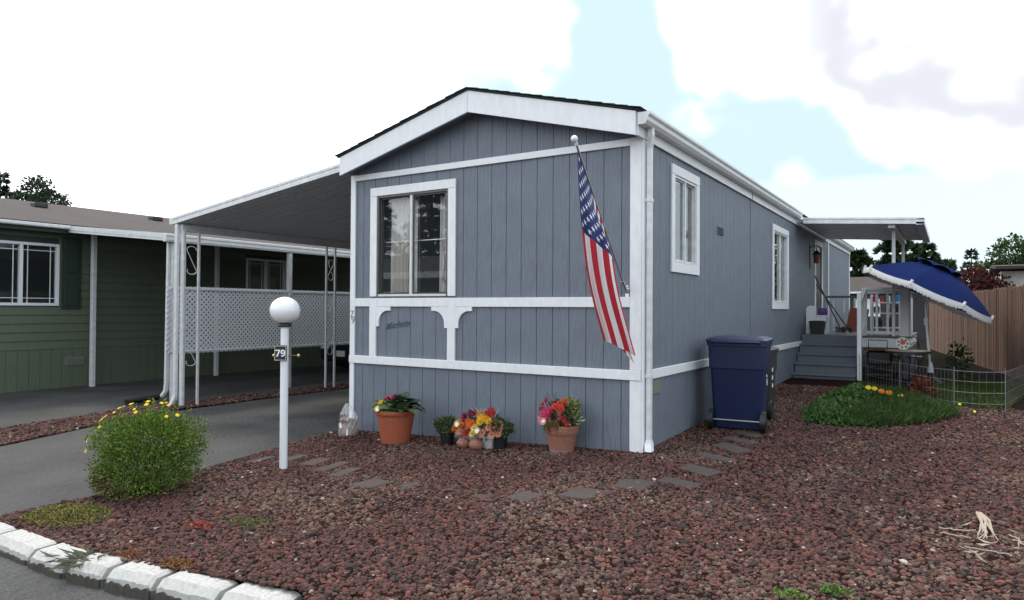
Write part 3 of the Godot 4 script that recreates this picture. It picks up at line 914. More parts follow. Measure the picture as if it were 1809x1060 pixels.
func build_carport():
	var t := thing("carport_awning", "white-edged aluminium carport awning with scrolled posts beside the blue-grey home", "carport", Vector3(-6.1, 0, 0))
	var yh := 3.375; var yl := 2.885; var xh := -HW - 0.02; var xl := -8.12
	var d := Vector3(xl - xh, yl - yh, 0)
	for i in 25:
		var z := 0.03 - i * 0.3
		var prof := PackedVector2Array([Vector2(0, 0.085), Vector2(-0.018, 0.085), Vector2(-0.03, 0.0), Vector2(-0.13, 0.0), Vector2(-0.137, 0.03), Vector2(-0.163, 0.03), Vector2(-0.17, 0.0), Vector2(-0.27, 0.0), Vector2(-0.282, 0.085), Vector2(-0.298, 0.085), Vector2(-0.298, 0.088), Vector2(-0.279, 0.088), Vector2(-0.267, 0.003), Vector2(-0.173, 0.003), Vector2(-0.166, 0.033), Vector2(-0.134, 0.033), Vector2(-0.127, 0.003), Vector2(-0.033, 0.003), Vector2(-0.021, 0.088), Vector2(0, 0.088)])
		var mb := MB.new()
		mb.prism(prof, Vector3(xh, yh - 0.075, z), Vector3(0, 0, 1), Vector3.UP, d)
		put(mb, "roof_pan", M.white_metal, t)
	# ribbed front fascia, outer gutter beam
	var fa := MB.new()
	for k in 3:
		var o := 0.012 if k != 1 else 0.004
		fa.prism(PackedVector2Array([Vector2(0, 0.038 * k), Vector2(1, 0.038 * k), Vector2(1, 0.038 * k + 0.037), Vector2(0, 0.038 * k + 0.037)]), Vector3(xh, yh - 0.075, 0.035), d, Vector3.UP, Vector3(0, 0, 0.02 + o))
	put(fa, "front_fascia", M.white_metal, t)
	pspan(t, "gutter_beam", Vector3(xl - 0.09, yl - 0.075, -7.45), Vector3(xl + 0.02, yl + 0.04, 0.066), M.white_metal, 0.006)
	pspan(t, "cross_beam", Vector3(-8.02, yl - 0.19, -7.3), Vector3(-7.94, yl - 0.078, 0.0), M.white_metal, 0.004)
	pspan(t, "wall_rail", Vector3(xh - 0.03, yh - 0.11, -7.45), Vector3(xh + 0.018, yh + 0.03, 0.03), M.white_metal, 0.003)
	# front post pair
	var g := gh(-7.9, 0)
	var top := yl - 0.19
	var pm := MB.new()
	pm.span(Vector3(-7.985, g - 0.05, -0.05), Vector3(-7.90, top, 0.0), 0.008)
	pm.span(Vector3(-7.975, g - 0.05, 0.0005), Vector3(-7.955, top, 0.006)); pm.span(Vector3(-7.93, g - 0.05, 0.0005), Vector3(-7.91, top, 0.006))
	put(pm, "post", M.white_metal, t)
	pspan(t, "post", Vector3(-7.91, g - 0.05, -0.285), Vector3(-7.872, top, -0.247), M.white_metal, 0.004)
	pspan(t, "post_base", Vector3(-7.95, g - 0.02, -0.246), Vector3(-7.90, g + 0.012, -0.051), M.white_metal, 0.003)
	for y in [[2.0, 2.45], [1.22, 1.66], [0.50, 0.94]]:
		var o := []
		var a := Vector3(-7.91, y[1], -0.15); var b := Vector3(-7.90, y[0], -0.15)
		var wv := Vector3(0, 0, 0.085)
		for i in 13: # upper loop
			var q := PI * (1.05 - i / 12.0 * 1.15)
			o.append(a + Vector3(0, 0, 0) + Vector3(0, sin(q) * 0.055 - 0.05, 0) + wv * -cos(q) * -1.0)
		for i in 13:
			var q := PI * (1.0 - i / 12.0 * 1.15)
			o.append(b + Vector3(0, -sin(q) * 0.055 + 0.05, 0) + wv * cos(q))
		ptube(t, "scroll", o, 0.007, M.white_metal, 6)
	# rear post pair
	for z in [-3.15, -3.38]:
		pspan(t, "post", Vector3(-8.02, gh(-8, z) - 0.05, z - 0.019), Vector3(-7.982, top, z + 0.019), M.white_metal, 0.004)
	for y in [[2.0, 2.45], [1.22, 1.66], [0.50, 0.94]]:
		var pts := []
		for i in 31:   # an S with curled ends between the two posts
			var q := (i / 30.0 - 0.5) * 2.0
			var sg := signf(q)
			var ang := clampf((absf(q) - 0.35) / 0.65, 0.0, 1.0) * 4.4
			var cy: float = (y[0] + y[1]) * 0.5 + sg * (y[1] - y[0]) * 0.28
			if absf(q) < 0.35: pts.append(Vector3(-8.0, (y[0] + y[1]) * 0.5 + q / 0.35 * (y[1] - y[0]) * 0.28, -3.265 - q / 0.35 * 0.08))
			else: pts.append(Vector3(-8.0, cy + sg * sin(ang) * 0.085, -3.265 - sg * cos(ang) * 0.08 * (1.0 - ang * 0.09)))
		ptube(t, "scroll", pts, 0.007, M.white_metal, 6)
	for z in [-6.6, -6.83]:
		pspan(t, "post", Vector3(-8.02, gh(-8, z) - 0.05, z - 0.019), Vector3(-7.982, top, z + 0.019), M.white_metal, 0.004)
	# downspout on the front post
	var rings := []
	for q in [[-8.03, yl - 0.07, 0.03], [-8.03, 0.05, 0.035], [-8.035, -0.02, 0.05], [-8.05, g + 0.03, 0.10]]:
		rings.append(rrect(q[0], q[1], q[2], 0.075, 0.055, 0.012, 2))
	rings.reverse()
	var ds := MB.new(); ds.loft(rings)
	put(ds, "downspout", M.white_metal, t)

# ---------------------------------------------------------------- the green neighbouring home
func build_neighbour():
	var X := -12.7
	var t := thing("green_home", "dark green lap-sided mobile home with brown shingle roof across the driveway", "mobile home", Vector3(X, -0.2, -4))
	var w1 := [-0.32, 1.05, 1.47, 2.72]; var w2 := [-6.0, -4.75, 1.75, 2.74]
	wall_with_holes(t, "wall", M.green_dark, 0, X - 0.02, 0.1, -14.0, 6.0, -0.4, 3.1, [w1, w2])
	pspan(t, "rear_wall", Vector3(X - 7.5, -0.4, -14.0), Vector3(X - 7.4, 3.1, 6.0), M.green)
	pspan(t, "end_wall", Vector3(X - 7.399, -0.4, 5.9), Vector3(X - 0.121, 3.1, 6.0), M.green)
	pspan(t, "end_wall", Vector3(X - 7.399, -0.4, -14.0), Vector3(X - 0.121, 3.1, -13.9), M.green)
	pspan(t, "floor", Vector3(X - 7.399, 0.5, -13.89), Vector3(X - 0.122, 0.6, 5.89), M.room)
	# lap boards: each tilted out over the one below
	var y := 0.60
	while y < 3.0:
		var spans := [[-14.0, 6.0]]
		for h in [w1, w2]:
			if y + 0.16 > h[2] and y < h[3]:
				var nx := []
				for s in spans:
					if h[1] <= s[0] or h[0] >= s[1]: nx.append(s)
					else: nx.append([s[0], h[0]]); nx.append([h[1], s[1]])
				spans = nx
		for s in spans:
			var mb := MB.new()
			mb.prism(PackedVector2Array([Vector2(-0.018, 0.0), Vector2(0.012, 0.0), Vector2(-0.006, 0.176), Vector2(-0.018, 0.176)]), Vector3(X, y, s[0]), Vector3.RIGHT, Vector3.UP, Vector3(0, 0, s[1] - s[0]))
			put(mb, "siding_board", M.green, t)
		y += 0.172
	# grooved skirting panels
	var z := -14.0
	while z < 6.0:
		pspan(t, "skirting_plank", Vector3(X - 0.018, -0.4, z + 0.003), Vector3(X + 0.002, 0.598, z + 0.197), M.green, 0.002)
		z += 0.2
	var _a = slider2(t, X, w1[0], w1[1], w1[2], w1[3])
	slider2(t, X, w2[0], w2[1], w2[2], w2[3])
	# shutter with two raised panels
	var sh := pspan(t, "shutter", Vector3(X + 0.006, 1.41, -0.735), Vector3(X + 0.034, 2.88, -0.365), M.green_dark, 0.004)
	for q in [[1.47, 2.08], [2.16, 2.82]]:
		pspan(sh, "raised_panel", Vector3(X + 0.0345, q[0], -0.685), Vector3(X + 0.046, q[1], -0.415), M.green_dark, 0.008)
	var v := pspan(t, "skirting_vent", Vector3(X + 0.003, 0.24, -0.82), Vector3(X + 0.016, 0.42, -0.46), M.vent, 0.003)
	for i in 5: pspan(v, "slat", Vector3(X + 0.0165, 0.26 + i * 0.03, -0.80), Vector3(X + 0.024, 0.272 + i * 0.03, -0.48), M.vent)
	# roof with eave board, gutter and vents
	var rf := MB.new()
	rf.prism(PackedVector2Array([Vector2(0.42, 3.10), Vector2(-3.85, 4.05), Vector2(-8.0, 3.10), Vector2(-8.0, 3.04), Vector2(-3.85, 3.99), Vector2(0.42, 3.04)]), Vector3(X, 0, 6.4), Vector3.RIGHT, Vector3.UP, Vector3(0, 0, -20.8))
	var roof := put(rf, "roof", M.roof_brown, t)
	for q in [[-1.05, -2.7], [-3.85, -2.7]]:
		var vy: float = 3.10 + (0.42 + 2.7) * 0.2225
		pspan(roof, "roof_vent", Vector3(X - 2.75, vy - 0.03, q[0] - 0.16), Vector3(X - 2.5, vy + 0.075, q[0] + 0.12), M.black_plastic, 0.01)
	pspan(t, "eave_board", Vector3(X + 0.30, 2.93, -0.40), Vector3(X + 0.33, 3.04, 6.3), M.green_dark)
	pspan(t, "soffit", Vector3(X + 0.013, 2.96, -13.9), Vector3(X + 0.299, 2.99, 5.9), M.green_dark)
	pspan(t, "gutter", Vector3(X + 0.331, 3.005, -0.36), Vector3(X + 0.43, 3.09, 6.3), M.white_metal, 0.02)
	# carport awning of the neighbour
	var c := thing("neighbour_carport", "long white-edged carport awning on posts along the green home", "carport", Vector3(-10.8, -0.2, -4))
	var d := Vector3(-9.0 + 12.38, 2.70 - 3.03, 0)
	for i in 32:
		var mb := MB.new()
		var z0 := -0.36 - i * 0.3
		mb.prism(PackedVector2Array([Vector2(0, 0.05), Vector2(-0.03, 0.05), Vector2(-0.045, 0), Vector2(-0.255, 0), Vector2(-0.27, 0.05), Vector2(-0.298, 0.05), Vector2(-0.298, 0.054), Vector2(-0.268, 0.054), Vector2(-0.253, 0.004), Vector2(-0.047, 0.004), Vector2(-0.032, 0.054), Vector2(0, 0.054)]), Vector3(-12.36, 2.96, z0), Vector3(0, 0, 1), Vector3.UP, d)
		put(mb, "roof_pan", M.white_metal, c)
	var ff := MB.new()
	for k in 3:
		ff.prism(PackedVector2Array([Vector2(0, 0.045 * k), Vector2(1, 0.045 * k), Vector2(1, 0.045 * k + 0.043), Vector2(0, 0.045 * k + 0.043)]), Vector3(-12.36, 2.95, -0.355), d, Vector3.UP, Vector3(0, 0, 0.02 + 0.008 * (k % 2)))
	put(ff, "front_fascia", M.white_metal, c)
	pspan(c, "gutter_beam", Vector3(-9.0, 2.60, -9.9), Vector3(-8.9, 2.745, -0.30), M.white_metal, 0.006)
	pspan(c, "gutter_beam", Vector3(-8.899, 2.63, -9.9), Vector3(-8.888, 2.66, -0.30), M.white_metal)
	pspan(c, "gutter_beam", Vector3(-8.899, 2.70, -9.9), Vector3(-8.885, 2.735, -0.30), M.white_metal)
	for q in [[-12.42, -0.86, 0.085], [-12.45, -3.75, 0.085], [-8.97, -0.52, 0.10], [-8.97, -3.03, 0.085], [-8.97, -5.9, 0.085], [-8.97, -8.8, 0.085]]:
		var g := gh(q[0], q[1])
		var h := 3.0 if q[0] < -12 else 2.6
		var mb := MB.new()
		var w: float = q[2] * 0.5
		mb.span(Vector3(q[0] - w, g - 0.05, q[1] - w), Vector3(q[0] + w, h, q[1] + w), 0.006)
		for k in [-0.6, 0.0, 0.6]:
			mb.span(Vector3(q[0] + w + 0.0005, g - 0.05, q[1] + k * w - 0.007), Vector3(q[0] + w + 0.006, h, q[1] + k * w + 0.007))
			mb.span(Vector3(q[0] + k * w - 0.007, g - 0.05, q[1] + w + 0.0005), Vector3(q[0] + k * w + 0.007, h, q[1] + w + 0.006))
		put(mb, "post", M.white_metal, c)
	var rings := []
	var gd := gh(-9, -0.4)
	for q in [[-9.06, 2.60, -0.46], [-9.06, 0.10, -0.44], [-9.065, -0.02, -0.43], [-9.09, gd + 0.04, -0.36]]:
		rings.append(rrect(q[0], q[1], q[2], 0.06, 0.075, 0.012, 2))
	rings.reverse()
	var ds := MB.new(); ds.loft(rings)
	put(ds, "downspout", M.white_metal, c)
	# lattice screen: two layers of crossed slats in a frame
	var lt := thing("lattice_screen", "white diagonal lattice screen hung between the posts of the neighbour's carport", "lattice", Vector3(-8.95, 0.6, -3))
	var zA := -0.36; var zB := -6.5; var yA := 0.63; var yB := 1.82
	var hgt := yB - yA
	var s := zB - hgt
	var box := PackedVector2Array([Vector2(zB, yA), Vector2(zA, yA), Vector2(zA, yB), Vector2(zB, yB)])
	var step := 0.094
	while s < zA + hgt:
		for lay in 2:
			var a2 := Vector2(s, yA); var b2 := Vector2(s + hgt, yB)
			if lay == 1: a2 = Vector2(s + hgt, yA); b2 = Vector2(s, yB)
			var cl := Geometry2D.intersect_polyline_with_polygon(PackedVector2Array([a2, b2]), box)
			for seg in cl:
				if seg[0].distance_to(seg[1]) < 0.05: continue
				var xx := -8.955 if lay == 0 else -8.948
				pbar(lt, "slat", Vector3(xx, seg[0].y, seg[0].x), Vector3(xx, seg[1].y, seg[1].x), 0.006, 0.034, M.white_plastic, 0.0, Vector3(0, 0, 1))
		s += step
	pspan(lt, "top_rail", Vector3(-8.944, yB - 0.05, zB), Vector3(-8.93, yB - 0.015, zA - 0.05), M.white_plastic, 0.002)
	pspan(lt, "bottom_rail", Vector3(-8.944, yA + 0.02, zB), Vector3(-8.93, yA + 0.05, zA - 0.05), M.white_plastic, 0.002)
	# black drain hose at the downspout
	var dp := thing("drain_hose", "black corrugated drain hose at the foot of the neighbour's downspout", "hose", Vector3(-9.1, gd, 0))
	var hp := []; var hr := []
	for i in 40:
		var q := i / 39.0
		hp.append(Vector3(-9.08 + q * 0.22 - q * q * 0.1, gd + 0.05 - q * 0.012, -0.30 + q * 0.62)); hr.append(0.048 + 0.006 * (i % 2))
	ptube(dp, "corrugated_hose", hp, hr, M.black_plastic, 10)
	# car parked at the back of that carport
	var car := thing("parked_car", "dark car parked in the shade behind the lattice screen", "car", Vector3(-10.7, gh(-10.7, -8), -8.4))
	var g0 := gh(-10.7, -8)
	var body := MB.new()
	var secs := []
	for q in [[-6.15, 0.30, 0.62, 1.50], [-6.25, 0.22, 0.78, 1.66], [-7.3, 0.20, 0.92, 1.76], [-9.5, 0.20, 0.95, 1.76], [-10.5, 0.24, 0.95, 1.66], [-10.62, 0.34, 0.85, 1.5]]:
		var ring := []
		for k in [[-0.5, 0.12], [-0.5, 0.8], [-0.42, 1.0], [0.42, 1.0], [0.5, 0.8], [0.5, 0.12], [0.44, 0.0], [-0.44, 0.0]]:
			ring.append(Vector3(-10.7 + k[0] * q[3], g0 + lerpf(q[1], q[2], k[1]), q[0]))
		secs.append(ring)
	body.loft(secs)
	var bd := put(body, "body", M.car, car)
	var cab := MB.new(); secs = []
	for q in [[-7.4, 0.90, 0.92, 1.55], [-8.1, 0.90, 1.40, 1.32], [-9.4, 0.90, 1.44, 1.32], [-10.2, 0.93, 0.96, 1.5]]:
		secs.append([Vector3(-10.7 - q[3] * 0.5, g0 + q[1], q[0]), Vector3(-10.7 - q[3] * 0.45, g0 + q[2], q[0]), Vector3(-10.7 + q[3] * 0.45, g0 + q[2], q[0]), Vector3(-10.7 + q[3] * 0.5, g0 + q[1], q[0])])
	cab.loft(secs)
	put(cab, "cabin", M.car, car)
	for sx in [-1.0, 1.0]:
		pbox(car, "headlight", Vector3(-10.7 + sx * 0.6, g0 + 0.62, -6.17), Vector3(0.3, 0.14, 0.06), M.lamp_lens, 0.015)
		for zz in [-7.0, -9.7]:
			var wm := MB.new()
			wm.tube([Vector3(-10.7 + sx * 0.70, g0 + 0.31, zz), Vector3(-10.7 + sx * 0.89, g0 + 0.31, zz)], 0.31, 20)
			put(wm, "wheel", M.black_plastic, car)
	pbox(car, "number_plate", Vector3(-10.7, g0 + 0.45, -6.14), Vector3(0.3, 0.15, 0.02), M.lamp_lens)

func build_sheds():
	for k in 2:
		var x0 := -8.3 if k == 0 else -12.5; var x1 := -4.2 if k == 0 else -8.75
		var z := -7.6 if k == 0 else -10.9
		var t := thing("storage_shed", "dark storage shed closing the back of the home's own carport" if k == 0 else "storage shed at the back of the neighbour's carport", "shed", Vector3((x0 + x1) * 0.5, -0.2, z - 1.0))
		pspan(t, "wall", Vector3(x0, -0.4, z - 2.2), Vector3(x1, 2.62, z), M.green, 0.01)
		for i in int((x1 - x0) / 0.2): pspan(t, "siding_plank", Vector3(x0 + i * 0.2 + 0.003, -0.35, z + 0.001), Vector3(x0 + i * 0.2 + 0.197, 2.60, z + 0.016), M.green, 0.002)
		var dr := pspan(t, "door", Vector3((x0 + x1) * 0.5 - 0.45, -0.12, z + 0.017), Vector3((x0 + x1) * 0.5 + 0.45, 1.95, z + 0.05), M.wood2, 0.004)
		pspan(dr, "handle", Vector3((x0 + x1) * 0.5 + 0.33, 0.85, z + 0.051), Vector3((x0 + x1) * 0.5 + 0.37, 0.97, z + 0.09), M.steel, 0.004)
		pspan(t, "roof", Vector3(x0 - 0.1, 2.621, z - 2.3), Vector3(x1 + 0.05, 2.68, z + 0.06), M.roof_brown, 0.01)

func slider2(t: Node, X: float, u0: float, u1: float, y0: float, y1: float):
	var wn := Node3D.new()
	wn.name = numbered(t, "window"); t.add_child(wn); org[wn] = org[t]
	var P := func(u: float, y: float, o: float) -> Vector3: return Vector3(X + o, y, u)
	var f := 0.055
	for q in [[u0, u0 + f, y0, y1], [u1 - f, u1, y0, y1], [u0 + f, u1 - f, y0, y0 + f], [u0 + f, u1 - f, y1 - f, y1], [(u0 + u1) * 0.5 - 0.03, (u0 + u1) * 0.5 + 0.03, y0 + f, y1 - f]]:
		pspan(wn, "frame", P.call(q[0], q[2], -0.06), P.call(q[1], q[3], 0.03), M.white_plastic, 0.004)
	var um := (u0 + u1) * 0.5
	for e in [[u0 + f, um - 0.03], [um + 0.03, u1 - f]]:
		pspan(wn, "pane", P.call(e[0], y0 + f, -0.035), P.call(e[1], y1 - f, -0.030), M.glass)
		for k in [0.16, 0.84]:
			var uu := lerpf(e[0], e[1], k)
			pspan(wn, "muntin", P.call(uu - 0.007, y0 + f, -0.0295), P.call(uu + 0.007, y1 - f, -0.02), M.white_plastic)
			var yy := lerpf(y0, y1, 0.12 if k < 0.5 else 0.88)
			pspan(wn, "muntin", P.call(e[0], yy - 0.007, -0.0195), P.call(e[1], yy + 0.007, -0.012), M.white_plastic)
	return wn

# ---------------------------------------------------------------- front yard
func build_lamp():
	var x := -2.945; var z := 2.04
	var g := gh(x, z)
	var t := thing("lamp_post", "white lamp post with round globe and black 79 plaque in the gravel", "lamp post", Vector3(x, g, z))
	ptube(t, "post", [Vector3(x, g - 0.1, z), Vector3(x, 1.275, z)], 0.0385, M.white_plastic, 24)
	var co := MB.new()
	co.lathe([Vector2(0.0, 1.262), Vector2(0.062, 1.262), Vector2(0.066, 1.27), Vector2(0.066, 1.29), Vector2(0.05, 1.30), Vector2(0.0, 1.30)], Vector3(x, 0, z), 24)
	put(co, "collar", M.iron, t)
	var gl := MB.new()
	var prof := []
	for i in 25:
		var a := PI * (0.14 + 0.86 * i / 24.0)
		prof.append(Vector2(sin(a) * 0.147, 1.425 - cos(a) * 0.136))
	gl.lathe(prof, Vector3(x, 0, z), 40)
	put(gl, "globe", M.globe, t)
	# the plaque hangs on a cross bar with brass knobs; it faces the road
	var ux := Vector3(0.84, 0, -0.54).normalized(); var nn := Vector3(0.54, 0, 0.84).normalized()
	var b := Basis(ux, Vector3.UP, nn)
	var ce := Vector3(x, 1.005, z)
	ptube(t, "cross_bar", [ce - ux * 0.10 - Vector3(0, 0.03, 0), ce + ux * 0.13 - Vector3(0, 0.03, 0)], 0.006, M.iron, 8)
	for s in [-0.105, 0.14]:
		var kb := MB.new()
		var kp := []
		for i in 9: kp.append(Vector2(sin(PI * i / 8.0) * 0.018, -cos(PI * i / 8.0) * 0.018))
		kb.lathe(kp, ce + ux * s - Vector3(0, 0.03, 0), 12)
		put(kb, "knob", M.brass, t)
	var pc := ce + nn * 0.052 - ux * 0.022
	var pl := MB.new()
	pl.box(pc, Vector3(0.125, 0.155, 0.012), 0.004, b)
	var plaque := put(pl, "number_plaque", M.ink, t)
	var rim := MB.new()
	for s in [-1.0, 1.0]:
		rim.box(pc + nn * 0.0075 + Vector3(0, 0.069 * s, 0), Vector3(0.113, 0.003, 0.003), 0.0, b)
		rim.box(pc + nn * 0.0075 + ux * 0.0545 * s, Vector3(0.003, 0.135, 0.003), 0.0, b)
	put(rim, "border_line", M.lettering, plaque)
	put(text("79", pc + nn * 0.008, ux, Vector3.UP, 0.068, 0.002), "lettering", M.lettering, plaque)

func build_kerb():
	# centre line of the painted kerb stones, each with its own length and turn
	var ends := [[-3.30, 4.50, -2.84, 4.492], [-2.80, 4.49, -2.29, 4.482], [-2.25, 4.482, -1.89, 4.465], [-1.85, 4.458, -1.57, 4.408], [-1.53, 4.398, -1.175, 4.338], [-1.135, 4.325, -0.71, 4.262], [-0.67, 4.255, -0.27, 4.19]]
	var lab := ["white painted kerb stone at the left edge of the frame, by the driveway", "white kerb stone next to the yellowish ground cover", "short white kerb stone with dry weeds in its right joint", "shortest white kerb stone in the middle of the row", "white kerb stone fourth from the right-hand end but two, above road cracks", "white kerb stone next to last at the right end of the row", "white kerb stone at the right end of the row, by the bottom frame edge"]
	lab[4] = "white kerb stone third from the right-hand end of the row"
	rng.seed = 5
	for i in ends.size():
		var e: Array = ends[i]
		var sc := 1.02 + 0.02 * (6 - i) / 6.0   # same sight lines, a little lower
		var cx := Vector2(2.654, 6.655)
		var a2 := cx + (Vector2(e[0], e[1]) - cx) * sc; var b2 := cx + (Vector2(e[2], e[3]) - cx) * sc
		var a := Vector3(a2.x, 0, a2.y); var b := Vector3(b2.x, 0, b2.y)
		var mid := (a + b) * 0.5
		var l := (b - a).length()
		var t := thing("kerb_stone", lab[i], "kerb stone", Vector3(mid.x, -0.25, mid.z), "white kerb stones along the road")
		var d := (b - a).normalized(); var nrm := Vector3(-d.z, 0, d.x)   # nrm points to the road
		var top := -0.150 + 0.045 * i / 6.0
		var prof := [Vector2(-0.10, -0.20), Vector2(-0.10, -0.014), Vector2(-0.088, 0.0), Vector2(0.045, -0.003), Vector2(0.09, -0.045), Vector2(0.098, -0.20)]
		var rings := []
		var rawr := []
		var n := 14
		for k in n + 1:
			var s := float(k) / n
			var inset := 0.012 if k == 0 or k == n else 0.0
			var ring := []; var rr := []
			for q in prof:
				var jx := rng.randf_range(-0.005, 0.005); var jy := rng.randf_range(-0.004, 0.004)
				ring.append(a.lerp(b, s) + nrm * (q.x * (1.0 - inset * 2) + jx) + Vector3(0, top + q.y - inset + jy + rng.randf_range(-0.002, 0.002), 0))
			for q in [Vector2(0.0, -0.22), Vector2(0.104 + rng.randf_range(-0.003, 0.006), -0.22), Vector2(0.103 + rng.randf_range(-0.003, 0.006), -0.068 + rng.randf_range(-0.018, 0.012)), Vector2(0.0, -0.09)]:
				rr.append(a.lerp(b, s) + nrm * q.x + Vector3(0, top + q.y, 0))
			rings.append(ring); rawr.append(rr)
		var mb := MB.new()
		mb.loft(rings)
		put(mb, "painted_block", M.kerb, t)
		var rb := MB.new(); rb.loft(rawr)
		put(rb, "bare_concrete_foot", M.kerb_raw, t)

func build_slabs():
	# quadrilaterals (x, z) read from the ground
	var q := [
		[[-3.60, 1.99], [-3.62, 1.70], [-3.50, 1.66], [-3.46, 1.96]], [[-3.30, 1.90], [-3.36, 1.48], [-3.22, 1.46], [-3.16, 1.86]], [[-2.96, 1.85], [-3.00, 1.53], [-2.82, 1.52], [-2.76, 1.82]],
		[[-2.59, 1.98], [-2.63, 1.58], [-2.49, 1.57], [-2.44, 1.97]], [[-2.28, 2.10], [-2.32, 1.75], [-2.18, 1.72], [-2.13, 2.07]],
		[[-1.82, 2.26], [-1.76, 1.99], [-1.50, 2.03], [-1.55, 2.28]], [[-1.44, 2.10], [-1.36, 1.90], [-1.20, 1.95], [-1.26, 2.15]], [[-1.00, 2.08], [-0.94, 1.95], [-0.74, 2.00], [-0.80, 2.12]],
		[[-0.62, 2.13], [-0.57, 2.00], [-0.42, 2.04], [-0.46, 2.17]], [[-0.32, 2.06], [-0.28, 1.82], [-0.07, 1.86], [-0.10, 2.08]], [[0.02, 1.83], [0.04, 1.52], [0.30, 1.50], [0.27, 1.80]],
		[[0.28, 1.38], [0.27, 1.07], [0.55, 1.02], [0.54, 1.33]], [[0.53, 1.00], [0.535, 0.82], [0.90, 0.90], [0.86, 1.08]], [[0.525, 0.46], [0.60, 0.25], [0.925, 0.40], [0.856, 0.62]],
		[[0.50, -0.15], [0.54, -0.31], [0.92, -0.14], [0.875, 0.0]], [[0.503, -0.68], [0.58, -0.90], [0.925, -0.66], [0.86, -0.42]], [[0.487, -1.09], [0.53, -1.28], [0.905, -1.10], [0.845, -0.94]], [[0.48, -1.52], [0.52, -1.70], [0.86, -1.50], [0.79, -1.36]]]
	var lab := ["stepping slab nearest the driveway, left of the lamp post", "stepping slab just behind the lamp post foot", "stepping slab first to the right of the lamp post", "stepping slab second to the right of the lamp post", "stepping slab third to the right of the lamp post", "stepping slab in front of the big terracotta pot", "half-sunk stepping slab in front of the bulb pots' left end", "half-sunk narrow stepping slab in front of the white planter", "smallest half-sunk stepping slab in front of the planter's right black pot", "squarish stepping slab in front of the right terracotta pot", "pale stepping slab at the outer bend of the path", "stepping slab straight in front of the home's right corner", "stepping slab at the start of the path's side run, nearest the viewer", "wide stepping slab beside the downspout foot", "stepping slab fifth from the blue cart along the side run", "stepping slab third from the blue cart", "stepping slab second from the blue cart", "stepping slab right at the wheels of the blue cart"]
	lab[6] = "half-sunk stepping slab in front of the left small black pot"
	lab[14] = "thin-looking stepping slab fourth from the blue cart"
	for i in q.size():
		var c := Vector2.ZERO
		for e in q[i]: c += Vector2(e[0], e[1]) * 0.25
		var sunk := 0.008 if i in [6, 7, 8] else 0.018
		var half := PackedVector2Array()
		for e in q[i]: half.append(c + (Vector2(e[0], e[1]) - c) * (0.75 if i in [6, 7, 8] else 1.0))
		slab_polys.append(half)
		var t := thing("stepping_slab", lab[i], "paving slab", on_ground(c.x, c.y), "stepping slabs laid in the gravel")
		var mb := MB.new()
		var lo := []; var up := []; var md := []
		for e in q[i]:
			var p := Vector2(e[0], e[1])
			var inn := c + (p - c) * 0.95
			lo.append(Vector3(p.x, gh(c.x, c.y) - 0.05, p.y)); md.append(Vector3(p.x, gh(p.x, p.y) + sunk - 0.006, p.y)); up.append(Vector3(inn.x, gh(p.x, p.y) + sunk, inn.y))
		mb.loft([lo, md, up])
		put(mb, "slab", M.slab, t)

var boxy := 0.0
# pile of random leaves in an ellipsoid shell
func leaves(mb: MB, ce: Vector3, rad: Vector3, n: int, l: Vector2, cols: Array, inner := 0.55, lift := 0.3, lump := 0.25, sd := 1):
	var f := FastNoiseLite.new(); f.seed = sd; f.frequency = 1.6
	for i in n:
		var d := Vector3(rng.randfn(), rng.randfn(), rng.randfn()).normalized()
		var r := lerpf(inner, 1.0, pow(rng.randf(), 0.6)) * (1.0 + lump * f.get_noise_3d(d.x * 1.5, d.y * 1.5, d.z * 1.5) * 2.0)
		if boxy > 0.0: d = d.lerp(d / maxf(absf(d.x), maxf(absf(d.y), absf(d.z))) * 0.86, boxy)
		var p := ce + d * rad * r
		d = d.normalized()
		var dir := (d + Vector3(rng.randf_range(-1, 1), rng.randf_range(-1, 1) + lift, rng.randf_range(-1, 1)) * 0.9).normalized()
		var side := dir.cross(Vector3(rng.randf_range(-1, 1), rng.randf_range(-1, 1), rng.randf_range(-1, 1))).normalized()
		var c: Color = cols[rng.randi() % cols.size()]
		var k := rng.randf_range(0.65, 1.3)
		mb.col = Color(c.r * k, c.g * k, c.b * k)
		var ll := rng.randf_range(l.x, l.y)
		mb.leaf(p, dir, side, ll, ll * 0.55)

# a flower head: rings of petals round a centre
func flower_mesh(r: float, petals: int, layers: int, c: Color, heart: Color, cup := 0.35) -> ArrayMesh:
	var mb := MB.new()
	for k in layers:
		var rr := r * (1.0 - 0.26 * k)
		for i in petals:
			var a := TAU * (i + 0.5 * (k % 2)) / petals
			var d := Vector3(cos(a), cup * (0.4 + k * 0.9), sin(a)).normalized()
			var s := Vector3(-sin(a), 0, cos(a))
			var v := rng.randf_range(0.75, 1.2)
			mb.col = Color(c.r * v, c.g * v, c.b * v)
			mb.leaf(Vector3(0, 0.002 * k, 0), d, s, rr, rr * 1.9 * PI / petals, 0.1)
	mb.col = heart
	mb.lathe([Vector2(r * 0.24, 0.0), Vector2(r * 0.2, r * 0.16), Vector2(0, r * 0.22)], Vector3.ZERO, 8)
	return mb.mesh()

func flower(parent: Node, m: ArrayMesh, at: Vector3, face_dir: Vector3, s := 1.0, called := "flower"):
	var o := MeshInstance3D.new()
	o.name = numbered(parent, called)
	o.mesh = m; o.material_override = M.petal
	var y := face_dir.normalized()
	var x := y.cross(Vector3(0.3, 0.1, 1).normalized()).normalized()
	o.transform = Transform3D(Basis(x, y, x.cross(y)).scaled_local(Vector3.ONE * s), at - org[parent])
	parent.add_child(o); org[o] = at
	return o

